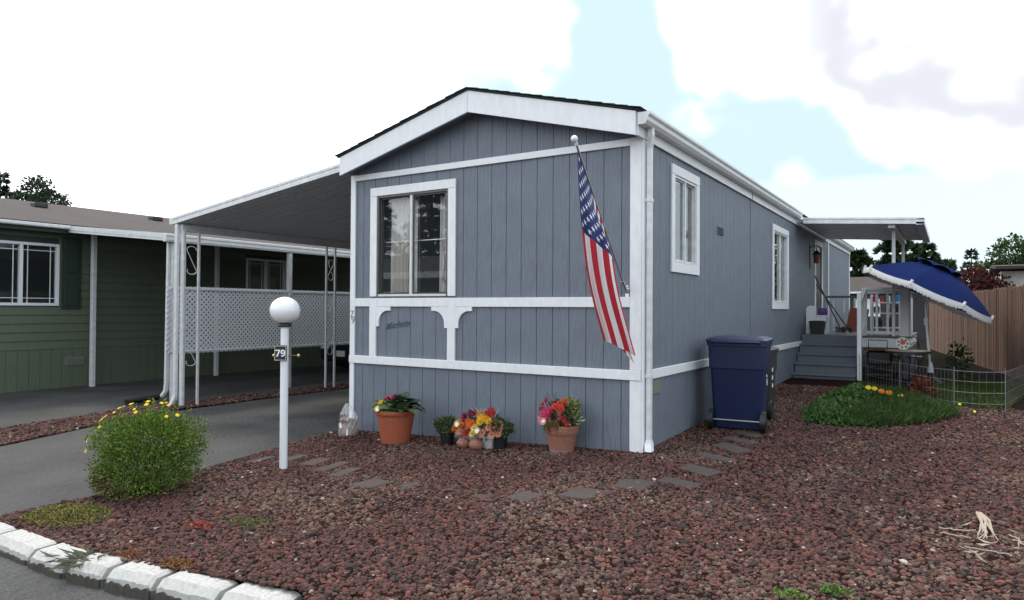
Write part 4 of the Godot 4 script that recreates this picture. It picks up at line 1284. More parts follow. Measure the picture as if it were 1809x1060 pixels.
func sunlet(parent: Node, at: Vector3, dir: Vector3):   # round solar light: brass ring, white face
	var o := Node3D.new()
	o.name = numbered(parent, "solar_light"); parent.add_child(o)
	o.position = at - org[parent]
	var y := dir.normalized(); var x := y.cross(Vector3.UP).normalized()
	o.basis = Basis(x, y, x.cross(y))
	org[o] = Vector3.ZERO
	var ring := MB.new()
	ring.lathe([Vector2(0.024, 0.006), Vector2(0.026, 0.012), Vector2(0.036, 0.012), Vector2(0.04, 0.004), Vector2(0.036, -0.006), Vector2(0.0, -0.008)], Vector3.ZERO, 20)
	put(ring, "ring", M.brass, o)
	var fc := MB.new()
	fc.lathe([Vector2(0.025, 0.006), Vector2(0.0, 0.010)], Vector3.ZERO, 16)
	put(fc, "face", M.lamp_lens, o)

func pot(parent: Node, at: Vector3, r0: float, r1: float, h: float, rim: float, rim_h: float, m: Material):
	var mb := MB.new()
	mb.lathe([Vector2(0, 0), Vector2(r0 * 0.96, 0), Vector2(r0, 0.008), Vector2(r1, h - rim_h), Vector2(r1 + rim, h - rim_h + 0.004), Vector2(r1 + rim + 0.004, h - 0.01), Vector2(r1 + rim, h), Vector2(r1 - 0.008, h), Vector2(r1 - 0.018, h - 0.05)], at, 40)
	put(mb, "pot", m, parent)
	var so := MB.new()
	so.lathe([Vector2(r1 - 0.012, h - 0.035), Vector2(0, h - 0.03)], at, 24)
	put(so, "potting_soil", M.soil, parent)

func build_pots():
	var G1 := [Color(0.05, 0.085, 0.03), Color(0.07, 0.11, 0.035), Color(0.045, 0.075, 0.04)]
	rng.seed = 31
	# large terracotta pot
	var a := on_ground(-2.89, 0.46); a.y -= 0.01
	var t := thing("terracotta_planter", "large terracotta pot with broad green leaves at the left of the front wall", "flower pot", a)
	pot(t, a, 0.165, 0.222, 0.395, 0.018, 0.05, M.terracotta)
	# broad hosta leaves, each one a part
	var lm := {}
	for k in 4:
		var mb := MB.new()
		mb.col = [Color(0.055, 0.10, 0.045), Color(0.075, 0.13, 0.05), Color(0.045, 0.085, 0.05), Color(0.09, 0.14, 0.06)][k]
		var n := 7
		for i in n:   # ribbed ovate blade along +x
			for s in [-1.0, 1.0]:
				var x0 := float(i) / n; var x1 := float(i + 1) / n
				var w0: float = sin(PI * pow(x0, 0.75)) * 0.36 * s; var w1: float = sin(PI * pow(x1, 0.75)) * 0.36 * s
				var P := func(x: float, w: float) -> Vector3: return Vector3(x, 0.10 * absf(w) + 0.10 * sin(x * 2.2) - 0.22 * x * x, w)
				if s > 0: mb.quad(P.call(x0, 0), P.call(x0, w0), P.call(x1, w1), P.call(x1, 0))
				else: mb.quad(P.call(x0, w0), P.call(x0, 0), P.call(x1, 0), P.call(x1, w1))
		lm[k] = mb.mesh()
	for i in 30:
		var ang := rng.randf_range(-1.5, 1.9) if i < 24 else rng.randf() * TAU
		var o := MeshInstance3D.new()
		o.name = numbered(t, "hosta_leaf"); o.mesh = lm[i % 4]; o.material_override = M.leaf
		var rr := rng.randf_range(0.02, 0.15); var tl := rng.randf_range(-0.35, 0.75)
		var ce := a + Vector3(0.05 + cos(ang) * rr, 0.40 + rng.randf_range(0.0, 0.09), sin(ang) * rr)
		o.transform = Transform3D(Basis.from_euler(Vector3(rng.randf_range(-0.3, 0.3), -ang, tl)).scaled_local(Vector3.ONE * rng.randf_range(0.17, 0.24)), ce - a)
		t.add_child(o)
	var dk := MB.new()
	leaves(dk, a + Vector3(-0.02, 0.47, -0.05), Vector3(0.13, 0.07, 0.10), 260, Vector2(0.03, 0.055), [Color(0.05, 0.018, 0.018), Color(0.035, 0.02, 0.015)], 0.3, 0.6)
	put(dk, "dark_foliage", M.leaf, t)
	var yl := MB.new()
	leaves(yl, a + Vector3(-0.17, 0.43, 0.06), Vector3(0.09, 0.07, 0.10), 300, Vector2(0.02, 0.04), [Color(0.30, 0.29, 0.05), Color(0.20, 0.23, 0.05), Color(0.07, 0.10, 0.03)], 0.3, 0.5)
	put(yl, "yellow_foliage", M.leaf, t)
	var fm := flower_mesh(0.035, 12, 3, Color(0.40, 0.03, 0.08), Color(0.2, 0.1, 0.02))
	for q in [[-0.10, 0.53, 0.02], [-0.06, 0.545, -0.02], [-0.12, 0.515, 0.05], [-0.03, 0.53, 0.03]]: flower(t, fm, a + Vector3(q[0], q[1], q[2]), Vector3(q[0], 0.4, 0.5))
	var ym := flower_mesh(0.032, 9, 2, Color(0.62, 0.45, 0.02), Color(0.2, 0.1, 0.02))
	for q in [[-0.14, 0.48, 0.12], [-0.10, 0.49, 0.13]]: flower(t, ym, a + Vector3(q[0], q[1], q[2]), Vector3(-0.2, 0.5, 1))
	sunlet(t, a + Vector3(-0.06, 0.425, 0.245), Vector3(0.2, 0.35, 0.9))

	# white trough with autumn flowers
	var b := on_ground(-1.72, 0.36)
	t = thing("flower_trough", "pale stone trough full of orange, yellow and red autumn flowers", "flower planter", b)
	var mb := MB.new()
	mb.loft([rrect(b.x, b.y - 0.02, b.z, 0.34, 0.15, 0.02), rrect(b.x, b.y + 0.125, b.z, 0.40, 0.19, 0.02), rrect(b.x, b.y + 0.13, b.z, 0.43, 0.215, 0.02), rrect(b.x, b.y + 0.155, b.z, 0.43, 0.215, 0.02)])
	put(mb, "trough", M.stone_white, t)
	var lf := MB.new()
	leaves(lf, b + Vector3(0, 0.22, 0), Vector3(0.29, 0.11, 0.14), 500, Vector2(0.03, 0.06), G1, 0.3, 0.4)
	put(lf, "foliage", M.leaf, t)
	var pal := [Color(0.62, 0.16, 0.01), Color(0.65, 0.10, 0.01), Color(0.66, 0.36, 0.01), Color(0.16, 0.01, 0.03), Color(0.36, 0.03, 0.02), Color(0.50, 0.20, 0.13), Color(0.62, 0.44, 0.12)]
	var ms := []
	for k in pal.size(): ms.append(flower_mesh(0.052, 14 if k < 5 else 10, 4 if k < 5 else 2, pal[k], Color(0.05, 0.02, 0.01) if k > 4 else pal[k] * 0.6))
	var spots := [[-0.28, 0.25, 0.06, 0], [-0.25, 0.30, 0.0, 0], [-0.30, 0.20, 0.10, 0], [-0.17, 0.36, -0.03, 3], [-0.11, 0.37, 0.0, 3], [-0.20, 0.33, 0.05, 3], [-0.03, 0.35, 0.0, 0], [-0.09, 0.24, 0.12, 1], [-0.12, 0.28, 0.09, 1], [-0.05, 0.27, 0.12, 1], [0.03, 0.33, 0.06, 2], [0.09, 0.33, 0.06, 2], [0.14, 0.31, 0.07, 2], [0.05, 0.30, 0.11, 2], [0.12, 0.41, 0.0, 4], [0.15, 0.39, 0.02, 4], [0.10, 0.385, 0.03, 4], [0.17, 0.25, 0.12, 5], [0.22, 0.23, 0.11, 5], [0.26, 0.27, 0.05, 5], [0.29, 0.24, 0.06, 5], [0.0, 0.23, 0.14, 6], [0.05, 0.20, 0.15, 6], [-0.02, 0.17, 0.15, 6], [0.11, 0.19, 0.15, 5], [-0.18, 0.18, 0.15, 5], [-0.22, 0.17, 0.13, 5], [-0.11, 0.17, 0.15, 4], [0.22, 0.18, 0.13, 5], [0.28, 0.19, 0.10, 5], [-0.19, 0.24, 0.12, 0], [0.20, 0.29, 0.06, 5]]
	for q in spots: flower(t, ms[q[3]], b + Vector3(q[0], q[1], q[2]), Vector3(q[0] * 0.8, 0.45, 0.7 + rng.randf() * 0.4), rng.randf_range(0.85, 1.2))
	var gr := MB.new()
	for i in 26:
		gr.col = Color(0.45, 0.42, 0.33)
		var ang := rng.randf() * TAU
		gr.leaf(b + Vector3(rng.randf_range(-0.12, 0.16), 0.33, -0.02), Vector3(cos(ang) * 0.35, 1, sin(ang) * 0.35).normalized(), Vector3(sin(ang), 0, -cos(ang)), rng.randf_range(0.08, 0.15), 0.008)
	put(gr, "dry_grass", M.leaf, t)
	sunlet(t, b + Vector3(-0.20, 0.265, 0.19), Vector3(0.1, 0.2, 1)); sunlet(t, b + Vector3(0.085, 0.225, 0.215), Vector3(0.1, 0.2, 1))

	# small black nursery pots
	for k in 2:
		var c := on_ground(-2.17, 0.40) if k == 0 else on_ground(-1.48, 0.36)
		t = thing("nursery_pot", "small black nursery pot with bushy plant left of the pale trough" if k == 0 else "small black nursery pot with leafy plant at the right end of the pale trough", "plant pot", c, "small black nursery pots")
		pot(t, c, 0.068, 0.085, 0.165, 0.006, 0.02, M.black_plastic)
		var lv := MB.new()
		leaves(lv, c + Vector3(0, 0.23, 0), Vector3(0.15, 0.085, 0.13), 520, Vector2(0.025, 0.06), [Color(0.05, 0.08, 0.03), Color(0.075, 0.10, 0.035), Color(0.035, 0.06, 0.025), Color(0.10, 0.12, 0.05)], 0.2, 0.3, 0.3, 5 + k)
		put(lv, "foliage", M.leaf, t)

	# egg-shaped terracotta ornaments
	for k in 2:
		var c := on_ground(-1.885, 0.47) if k == 0 else on_ground(-1.70, 0.50)
		t = thing("terracotta_ornament", "speckled egg-shaped terracotta ornament, the left one of two" if k == 0 else "plain egg-shaped terracotta ornament, the right one of two", "ornament", c, "egg-shaped ornaments")
		var eg := MB.new()
		var pr := []
		for i in 15:
			var an := PI * i / 14.0
			pr.append(Vector2(sin(an) * 0.074, 0.062 - cos(an) * (0.064)))
		eg.lathe(pr, c + Vector3(0, -0.004, 0), 24, 1.15, 0.9)
		var body := put(eg, "egg", M.terracotta_pale, t)
		if k == 0:
			var sp := MB.new()
			for i in 26:
				var d := Vector3(rng.randf_range(-0.9, 0.9), rng.randf_range(0.0, 0.9), rng.randf_range(0.1, 1)).normalized()
				var pt := c + Vector3(d.x * 0.086, 0.058 + d.y * 0.065, d.z * 0.068)
				sp.box(pt, Vector3.ONE * rng.randf_range(0.004, 0.009), 0.001, Basis.from_euler(d))
			put(sp, "white_speckles", M.stone_white, body)

	# right terracotta pot
	var e := on_ground(-0.80, 0.22); e.y -= 0.015
	t = thing("terracotta_planter", "weathered terracotta pot with pink and red flowers near the home's right corner", "flower pot", e)
	pot(t, e, 0.125, 0.165, 0.30, 0.016, 0.085, M.terracotta_pale)
	var ls := MB.new()
	ls.lathe([Vector2(0.1215, 0.004), Vector2(0.1262, 0.008), Vector2(0.1345, 0.058), Vector2(0.134, 0.060)], e, 40)
	put(ls, "lime_stain", M.lime_stain, t)
	var lv2 := MB.new()
	leaves(lv2, e + Vector3(-0.02, 0.40, 0), Vector3(0.20, 0.14, 0.15), 420, Vector2(0.03, 0.06), [Color(0.05, 0.08, 0.03), Color(0.10, 0.10, 0.04), Color(0.16, 0.03, 0.03)], 0.3, 0.4)
	leaves(lv2, e + Vector3(0.11, 0.49, 0), Vector3(0.09, 0.09, 0.08), 170, Vector2(0.03, 0.05), [Color(0.30, 0.30, 0.10), Color(0.15, 0.17, 0.06)], 0.3, 0.4)
	put(lv2, "foliage", M.leaf, t)
	var va := MB.new()   # variegated leaves on the right
	for i in 46:
		var ang := rng.randf_range(-0.7, 1.3)
		va.col = Color(0.50, 0.52, 0.38) if i % 2 == 0 else Color(0.08, 0.13, 0.05)
		var d := Vector3(cos(ang), rng.randf_range(-0.2, 0.7), sin(ang)).normalized()
		va.leaf(e + Vector3(0.12, 0.34, 0.03) + d * rng.randf_range(0.0, 0.05), d, d.cross(Vector3.UP).normalized(), rng.randf_range(0.08, 0.15), 0.02)
	put(va, "variegated_leaves", M.leaf, t)
	var ro := MB.new()   # pale trailing roots over the rim
	for i in 90:
		var x := rng.randf_range(-0.09, 0.05)
		ro.col = Color(0.26, 0.18, 0.09) * rng.randf_range(0.6, 1.3)
		var st := e + Vector3(x, 0.36 + rng.randf_range(-0.04, 0.03), 0.175 + rng.randf_range(-0.02, 0.02))
		ro.leaf(st, Vector3(rng.randf_range(-0.5, 0.5), -1, rng.randf_range(0.0, 0.3)).normalized(), Vector3.RIGHT, rng.randf_range(0.04, 0.14), 0.008)
	put(ro, "dried_moss", M.leaf, t)
	var p2 := [Color(0.58, 0.05, 0.03), Color(0.50, 0.03, 0.10), Color(0.62, 0.16, 0.26), Color(0.38, 0.02, 0.03)]
	var m2 := []
	for k in 4: m2.append(flower_mesh(0.062, 13, 4 if k == 0 else 3, p2[k], p2[k] * 0.5))
	for q in [[0.0, 0.52, 0.05, 0], [0.05, 0.53, 0.03, 0], [-0.03, 0.49, 0.10, 0], [0.04, 0.47, 0.10, 0], [-0.12, 0.43, 0.10, 1], [-0.16, 0.40, 0.08, 1], [-0.10, 0.38, 0.13, 1], [-0.20, 0.36, 0.08, 2], [-0.17, 0.33, 0.12, 2], [-0.12, 0.34, 0.15, 1], [-0.22, 0.49, 0.02, 3], [-0.24, 0.44, 0.03, 3], [-0.19, 0.53, 0.0, 3], [0.10, 0.36, 0.13, 3], [0.13, 0.33, 0.13, 3], [0.06, 0.39, 0.14, 3], [-0.07, 0.45, 0.12, 1]]:
		flower(t, m2[q[3]], e + Vector3(q[0], q[1], q[2]), Vector3(q[0], 0.4, 0.8), rng.randf_range(0.65, 1.0) if q[3] != 3 else 0.5)
	var tw := MB.new()
	for i in 7: tw.tube([e + Vector3(-0.05, 0.4, 0), e + Vector3(rng.randf_range(-0.22, 0.03), rng.randf_range(0.5, 0.64), rng.randf_range(-0.05, 0.06))], 0.0025, 4)
	put(tw, "twig", M.bark, t)
	sunlet(t, e + Vector3(-0.125, 0.335, 0.165), Vector3(-0.05, 0.2, 1))

	# bag of potting mix
	var s := on_ground(-3.80, 0.34)
	t = thing("soil_bag", "half-full clear plastic bag of tan material at the home's left corner", "bag", s)
	var f := FastNoiseLite.new(); f.seed = 8; f.frequency = 6.0
	var W := func(y: float) -> float:
		if y < 0.28: return lerpf(0.150, 0.118, y / 0.28) * (0.86 if y == 0.0 else 1.0)
		return lerpf(0.118, 0.03, (y - 0.28) / 0.13)
	var S := func(an: float, y: float, grow: float) -> Vector3:
		var d := Vector3(cos(an), 0, sin(an) * 0.72)
		return s + d * (W.call(y) * (1.0 + 0.22 * f.get_noise_3d(d.x, y * 3.0, d.z)) + grow) + Vector3(0.02 * sin(y * 9.0), y, 0)
	for part in 2:
		var bag := MB.new(); var rings := []
		for y in ([0.0, 0.02, 0.06, 0.11, 0.16, 0.20, 0.215] if part == 0 else [0.0, 0.04, 0.08, 0.12, 0.16, 0.20, 0.24, 0.28, 0.31, 0.34, 0.37, 0.41]):
			var ring := []
			for k in 30: ring.append(S.call(-TAU * k / 30.0, y, -0.012 if part == 0 else 0.0))
			rings.append(ring)
		bag.loft(rings)
		put(bag, "contents" if part == 0 else "plastic_sleeve", M.tan if part == 0 else M.plastic_bag, t)
	for q in [[1.75, 2.25, 0.11, 0.17, "paper_label", M.lettering], [0.95, 1.15, 0.03, 0.11, "paper_label", M.lettering], [1.95, 2.1, 0.235, 0.262, "printed_mark", M.rust_panel], [1.65, 1.8, 0.25, 0.277, "printed_mark", M.rust_panel], [1.35, 1.5, 0.262, 0.29, "printed_mark", M.rust_panel], [1.2, 1.75, 0.18, 0.215, "orange_leaflet", M.terracotta_pale]]:
		var lb := MB.new()
		for k in 4:
			for r in 3:
				var a0 := lerpf(q[0], q[1], k / 4.0); var a1 := lerpf(q[0], q[1], (k + 1) / 4.0)
				var y0 := lerpf(q[2], q[3], r / 3.0); var y1 := lerpf(q[2], q[3], (r + 1) / 3.0)
				lb.quad(S.call(a1, y0, 0.006), S.call(a0, y0, 0.006), S.call(a0, y1, 0.006), S.call(a1, y1, 0.006))
		put(lb, q[4], q[5], t)

func build_shrub():
	var c := on_ground(-3.36, 3.17)
	var t := thing("flowering_shrub", "rounded green shrub with small yellow flowers beside the driveway", "shrub", c)
	rng.seed = 71
	for i in 14:
		var a := rng.randf() * TAU
		ptube(t, "stem", [c + Vector3(cos(a) * 0.05, -0.03, sin(a) * 0.05), c + Vector3(cos(a) * 0.16, 0.22, sin(a) * 0.16), c + Vector3(cos(a) * 0.32, 0.45, sin(a) * 0.30)], [0.010, 0.007, 0.003], M.bark, 5)
	var mb := MB.new()
	var gs := [Color(0.095, 0.16, 0.025), Color(0.135, 0.205, 0.035), Color(0.06, 0.11, 0.020), Color(0.17, 0.23, 0.045)]
	boxy = 0.55
	leaves(mb, c + Vector3(0.0, 0.36, 0), Vector3(0.45, 0.32, 0.42), 11000, Vector2(0.014, 0.030), gs, 0.55, 0.5, 0.20, 3)
	leaves(mb, c + Vector3(0.05, 0.50, 0.02), Vector3(0.40, 0.20, 0.36), 5200, Vector2(0.014, 0.030), gs, 0.5, 0.6, 0.26, 4)
	leaves(mb, c + Vector3(0.0, 0.20, 0.06), Vector3(0.42, 0.20, 0.40), 3000, Vector2(0.016, 0.03), gs, 0.5, 0.3, 0.15, 5)
	boxy = 0.0
	# loose shoots that break the outline
	for i in 90:
		var d := Vector3(rng.randfn(), absf(rng.randfn()) * 0.9 + 0.15, rng.randfn()).normalized()
		var s := c + Vector3(0.03, 0.38, 0) + d * Vector3(0.46, 0.34, 0.42)
		for k in 9:
			var p := s + d * 0.012 * k
			var cc: Color = gs[1 + k % 3]
			mb.col = cc * rng.randf_range(0.9, 1.4)
			var e := (d + Vector3(rng.randfn(), rng.randfn(), rng.randfn()) * 0.8).normalized()
			mb.leaf(p, e, e.cross(Vector3(0.3, 1, 0.2)).normalized(), 0.022, 0.010)
	put(mb, "foliage", M.leaf, t)
	var br := MB.new()
	leaves(br, c + Vector3(-0.10, 0.14, 0.30), Vector3(0.20, 0.12, 0.10), 700, Vector2(0.014, 0.03), [Color(0.17, 0.075, 0.02), Color(0.12, 0.06, 0.02), Color(0.10, 0.08, 0.02)], 0.4, 0.3)
	put(br, "dry_brown_foliage", M.leaf, t)
	var fm := flower_mesh(0.018, 5, 1, Color(0.78, 0.55, 0.01), Color(0.55, 0.30, 0.0), 0.25)
	for i in 30:
		var d := Vector3(rng.randf_range(-1, 0.1), rng.randf_range(0.0, 0.7), rng.randf_range(-0.3, 0.8)).normalized()
		if i > 17: d = Vector3(rng.randf_range(-0.7, 0.8), 0.9, rng.randf_range(-0.5, 0.6)).normalized()
		flower(t, fm, c + Vector3(0.0, 0.40, 0) + d * Vector3(0.51, 0.40, 0.47), d + Vector3(0.2, 0.3, 0.3), rng.randf_range(0.8, 1.3))

# low mats of weeds and ground cover
func mat_cover(called: String, label: String, cx: float, cz: float, rx: float, rz: float, n: int, cols: Array, l: Vector2, h: float, cat := "ground cover"):
	var mb := MB.new()
	for i in n:
		var a := rng.randf() * TAU; var r := pow(rng.randf(), 0.7)
		var x := cx + cos(a) * rx * r; var z := cz + sin(a) * rz * r
		var c: Color = cols[rng.randi() % cols.size()]
		mb.col = c * rng.randf_range(0.7, 1.3)
		var d := Vector3(rng.randfn() * 0.8, rng.randf_range(0.1, 1.0), rng.randfn() * 0.8).normalized()
		var ll := rng.randf_range(l.x, l.y)
		mb.leaf(on_ground(x, z, 0.01 + rng.randf() * h * (1.0 - r * 0.7)), d, d.cross(Vector3(0.2, 0.4, 1)).normalized(), ll, ll * 0.5)
	var o := put(mb, called, M.leaf)
	tag(o, label, cat, "", "stuff")

func wiggle(p: Array) -> Array:
	var out := []
	for i in 13:
		var s := i / 12.0
		var q: Vector3 = p[0].lerp(p[1], s).lerp(p[1].lerp(p[2], s), s)
		out.append(q + Vector3(rng.randfn(), rng.randfn() * 0.4, rng.randfn()) * 0.006)
	return out

func build_weeds():
	rng.seed = 91
	mat_cover("ground_cover", "yellow-green creeping ground cover at the foot of the flowering shrub", -3.16, 3.93, 0.42, 0.26, 1900, [Color(0.20, 0.20, 0.045), Color(0.13, 0.15, 0.035), Color(0.22, 0.15, 0.05), Color(0.09, 0.10, 0.03)], Vector2(0.014, 0.03), 0.06)
	mat_cover("moss_patch", "thin olive moss patch in the gravel right of the shrub", -1.64, 3.40, 0.22, 0.14, 380, [Color(0.09, 0.11, 0.04), Color(0.13, 0.12, 0.05)], Vector2(0.012, 0.025), 0.02)
	mat_cover("red_sedum", "small red sedum patch in the gravel beyond the kerb", -1.92, 3.62, 0.16, 0.07, 170, [Color(0.24, 0.045, 0.035), Color(0.30, 0.07, 0.04)], Vector2(0.012, 0.024), 0.025)
	mat_cover("orange_sedum", "orange-brown sedum patch against the kerb stones", -1.30, 4.17, 0.15, 0.07, 240, [Color(0.26, 0.10, 0.04), Color(0.20, 0.09, 0.04), Color(0.13, 0.09, 0.03)], Vector2(0.012, 0.026), 0.03)
	mat_cover("rusty_sedum", "rust-coloured sedum patch behind the middle kerb stones", -1.75, 4.20, 0.13, 0.06, 170, [Color(0.24, 0.10, 0.05), Color(0.17, 0.08, 0.04)], Vector2(0.012, 0.026), 0.03)
	mat_cover("green_weed", "bright green weed sprouts at the bottom right of the gravel", 2.13, 2.66, 0.075, 0.05, 75, [Color(0.06, 0.13, 0.025), Color(0.09, 0.16, 0.03)], Vector2(0.015, 0.035), 0.04, "weed")
	mat_cover("green_weed", "low green weed sprouts by the bottom frame edge", 1.95, 2.84, 0.09, 0.04, 60, [Color(0.08, 0.17, 0.03), Color(0.11, 0.19, 0.04)], Vector2(0.02, 0.04), 0.04, "weed")
	mat_cover("green_weed", "green weed tuft at the right frame edge of the gravel", 3.33, 1.05, 0.06, 0.06, 70, [Color(0.08, 0.17, 0.03)], Vector2(0.03, 0.06), 0.05, "weed")
	mat_cover("moss_patch", "dull moss spot in the gravel before the small black pots", -2.05, 0.78, 0.16, 0.07, 170, [Color(0.07, 0.07, 0.035), Color(0.10, 0.09, 0.05)], Vector2(0.01, 0.02), 0.015)
	# dry weeds over a kerb joint
	var mb := MB.new()
	for i in 130:
		var k := rng.randf()
		mb.col = Color(0.20, 0.19, 0.14).lerp(Color(0.07, 0.08, 0.045), rng.randf())
		var s := Vector3(-1.98 + rng.randfn() * 0.06, -0.135, 4.37 + rng.randfn() * 0.05)
		var d := Vector3(rng.randfn() * 0.7, 0.3 - k, 0.6 + rng.randfn() * 0.6).normalized()
		mb.leaf(s, d, d.cross(Vector3.UP).normalized(), rng.randf_range(0.05, 0.15), 0.008)
	tag(put(mb, "dry_weeds", M.leaf), "grey dry weeds hanging over a joint between kerb stones", "weed", "", "stuff")
	# wood chips and dry leaves lying on the gravel
	var lit := MB.new()
	for i in 420:
		var x := rng.randf_range(-3.6, 4.2); var z := rng.randf_range(-4.0, 4.0)
		if x < 0.1 and z < 0.3: continue
		lit.col = [Color(0.30, 0.22, 0.14), Color(0.20, 0.13, 0.08), Color(0.36, 0.30, 0.22), Color(0.12, 0.08, 0.05)][i % 4] * rng.randf_range(0.6, 1.1)
		var d := Vector3(rng.randfn(), rng.randfn() * 0.15, rng.randfn()).normalized()
		var l := rng.randf_range(0.02, 0.05)
		lit.leaf(on_ground(x, z, 0.022), d, d.cross(Vector3.UP).normalized(), l, l * rng.randf_range(0.15, 0.6))
	tag(put(lit, "leaf_litter", M.leaf), "scattered dry leaves and wood chips on the gravel", "leaf litter", "", "stuff")
	# bleached roots
	var c := on_ground(2.84, 1.05)
	var t := thing("dead_roots", "bleached dead root stump and roots at the lower right of the gravel", "driftwood", c)
	var st := MB.new()
	for i in 9:
		var o := Vector3(rng.randf_range(-0.03, 0.03), 0.01, rng.randf_range(-0.03, 0.03))
		var e := Vector3(rng.randf_range(-0.05, 0.10), 0.0, rng.randf_range(0.25, 0.42))
		st.tube([c + Vector3(-0.03, 0.06, -0.24) + o * 0.5, c + Vector3(0.0 + o.x, 0.055, -0.10 + o.z), c + o + e * 0.4 + Vector3(rng.randfn() * 0.012, 0.03, 0), c + e * 0.55 + Vector3(o.x * 2.5, 0.0, 0)], [0.007, 0.009, 0.006, 0.002], 6)
	put(st, "root_stump", M.drift, t)
	for q in [[[-0.05, 0.03, 0.10], [-0.15, 0.02, 0.16], [-0.26, 0.015, 0.10]], [[-0.26, 0.02, 0.25], [-0.16, 0.03, 0.29], [-0.08, 0.02, 0.27]], [[0.12, 0.02, 0.05], [0.19, 0.03, 0.18], [0.20, 0.02, 0.28]], [[-0.12, 0.02, 0.50], [0.02, 0.03, 0.53], [0.12, 0.02, 0.51]]]:
		var pts := []
		for e in q: pts.append(c + Vector3(e[0], e[1], e[2]))
		ptube(t, "root", wiggle(pts), 0.0045, M.drift, 5)
	var sv := MB.new()
	for i in 22:
		var s := Vector3(rng.randf_range(-0.15, 0.30), 0.02, rng.randf_range(-0.1, 0.75))
		var d := Vector3(rng.randfn(), 0.15, rng.randfn()).normalized()
		sv.col = Color(0.45, 0.38, 0.28) * rng.randf_range(0.5, 1.2)
		sv.leaf(c + s, d, d.cross(Vector3.UP).normalized(), rng.randf_range(0.04, 0.12), 0.01)
	put(sv, "wood_splinters", M.leaf, t)

# ---------------------------------------------------------------- wheeled carts beside the home
func cart(t: Node3D, o: Vector3, yaw: float, w: float, d: float, h: float, m: Material, lid_m: Material):
	# local axes: x across, z towards the wheels; built round o
	var b := Basis(Vector3.UP, yaw)
	var T := func(p: Vector3) -> Vector3: return o + b * p
	var ring := func(y: float, ww: float, dd: float, dz: float, r := 0.04) -> Array:
		var out := []
		for q in rrect(0, y, dz, ww, dd, r): out.append(T.call(q))
		out.reverse()
		return out
	var body := MB.new()
	body.loft([ring.call(0.03, w * 0.82, d * 0.70, -0.03), ring.call(h * 0.22, w * 0.85, d * 0.75, -0.02), ring.call(h * 0.66, w * 0.91, d * 0.88, 0.0), ring.call(h * 0.665, w * 0.955, d * 0.93, 0.0), ring.call(h * 0.90, w * 0.97, d * 0.98, 0.0), ring.call(h * 0.905, w * 1.02, d * 1.03, 0.0), ring.call(h * 0.94, w * 1.02, d * 1.03, 0.0)])
	put(body, "body", m, t)
	var lid := MB.new()
	lid.loft([ring.call(h * 0.942, w * 1.05, d * 1.06, 0.0), ring.call(h * 0.965, w * 1.05, d * 1.06, 0.0), ring.call(h * 0.985, w * 0.95, d * 0.95, 0.0), ring.call(h * 1.0, w * 0.72, d * 0.72, -0.01)])
	var ld := put(lid, "lid", lid_m, t)
	var hd := MB.new()
	hd.tube([T.call(Vector3(-w * 0.40, h * 0.93, d * 0.50)), T.call(Vector3(-w * 0.40, h * 0.945, d * 0.60)), T.call(Vector3(w * 0.40, h * 0.945, d * 0.60)), T.call(Vector3(w * 0.40, h * 0.93, d * 0.50))], 0.016, 8)
	put(hd, "handle", lid_m, t)
	var ax := MB.new()
	ax.tube([T.call(Vector3(-w * 0.46, 0.125, d * 0.37)), T.call(Vector3(w * 0.46, 0.125, d * 0.37))], 0.011, 8)
	put(ax, "axle", M.steel, t)
	for s in [-1.0, 1.0]:
		var wm := MB.new()
		wm.tube([T.call(Vector3(s * w * 0.40, 0.125, d * 0.37)), T.call(Vector3(s * w * 0.42, 0.125, d * 0.37)), T.call(Vector3(s * w * 0.47, 0.125, d * 0.37)), T.call(Vector3(s * w * 0.49, 0.125, d * 0.37))], [0.105, 0.125, 0.125, 0.105], 24)
		var wh := put(wm, "wheel", M.black_plastic, t)
		var hb := MB.new()
		hb.tube([T.call(Vector3(s * w * 0.485, 0.125, d * 0.37)), T.call(Vector3(s * w * 0.505, 0.125, d * 0.37))], 0.05, 14)
		put(hb, "hub", M.grey_plastic, wh)

func build_carts():
	var o := on_ground(0.50, -1.88)
	var t := thing("recycling_cart", "large navy blue wheeled recycling cart against the home's long side", "recycling bin", o)
	cart(t, o, 0.10, 0.66, 0.66, 1.11, M.blue_plastic, M.blue_plastic)
	# three chasing arrows on the right face
	var b := Basis(Vector3.UP, 0.10)
	var mark := MB.new()
	var ce := o + b * Vector3(0.312, 0.60, 0.05)
	for k in 3:
		var a := TAU * k / 3.0 + PI / 2
		var rot := func(p: Vector2) -> Vector3:
			var q := p.rotated(a)
			return ce + b * Vector3(q.y * -0.035, q.y, -q.x)
		mark.quad(rot.call(Vector2(0.035, -0.045)), rot.call(Vector2(0.06, -0.045)), rot.call(Vector2(0.06, 0.015)), rot.call(Vector2(0.035, 0.015)))
		mark.tri(rot.call(Vector2(0.022, 0.015)), rot.call(Vector2(0.073, 0.015)), rot.call(Vector2(0.047, 0.05)))
	put(mark, "recycling_symbol", M.lettering, t)
	o = on_ground(0.46, -2.8)
	t = thing("refuse_cart", "black wheeled refuse cart half hidden behind the blue recycling cart", "refuse bin", o)
	cart(t, o, 0.05, 0.50, 0.55, 0.93, M.grey_plastic, M.black_plastic)
	for i in 3:
		var st := MB.new()
		st.box(o + Vector3(0.247, 0.44 + 0.10 * i, 0.12), Vector3(0.004, 0.05, 0.06), 0.0, Basis(Vector3.UP, 0.05))
		put(st, "white_sticker", M.lettering, t)

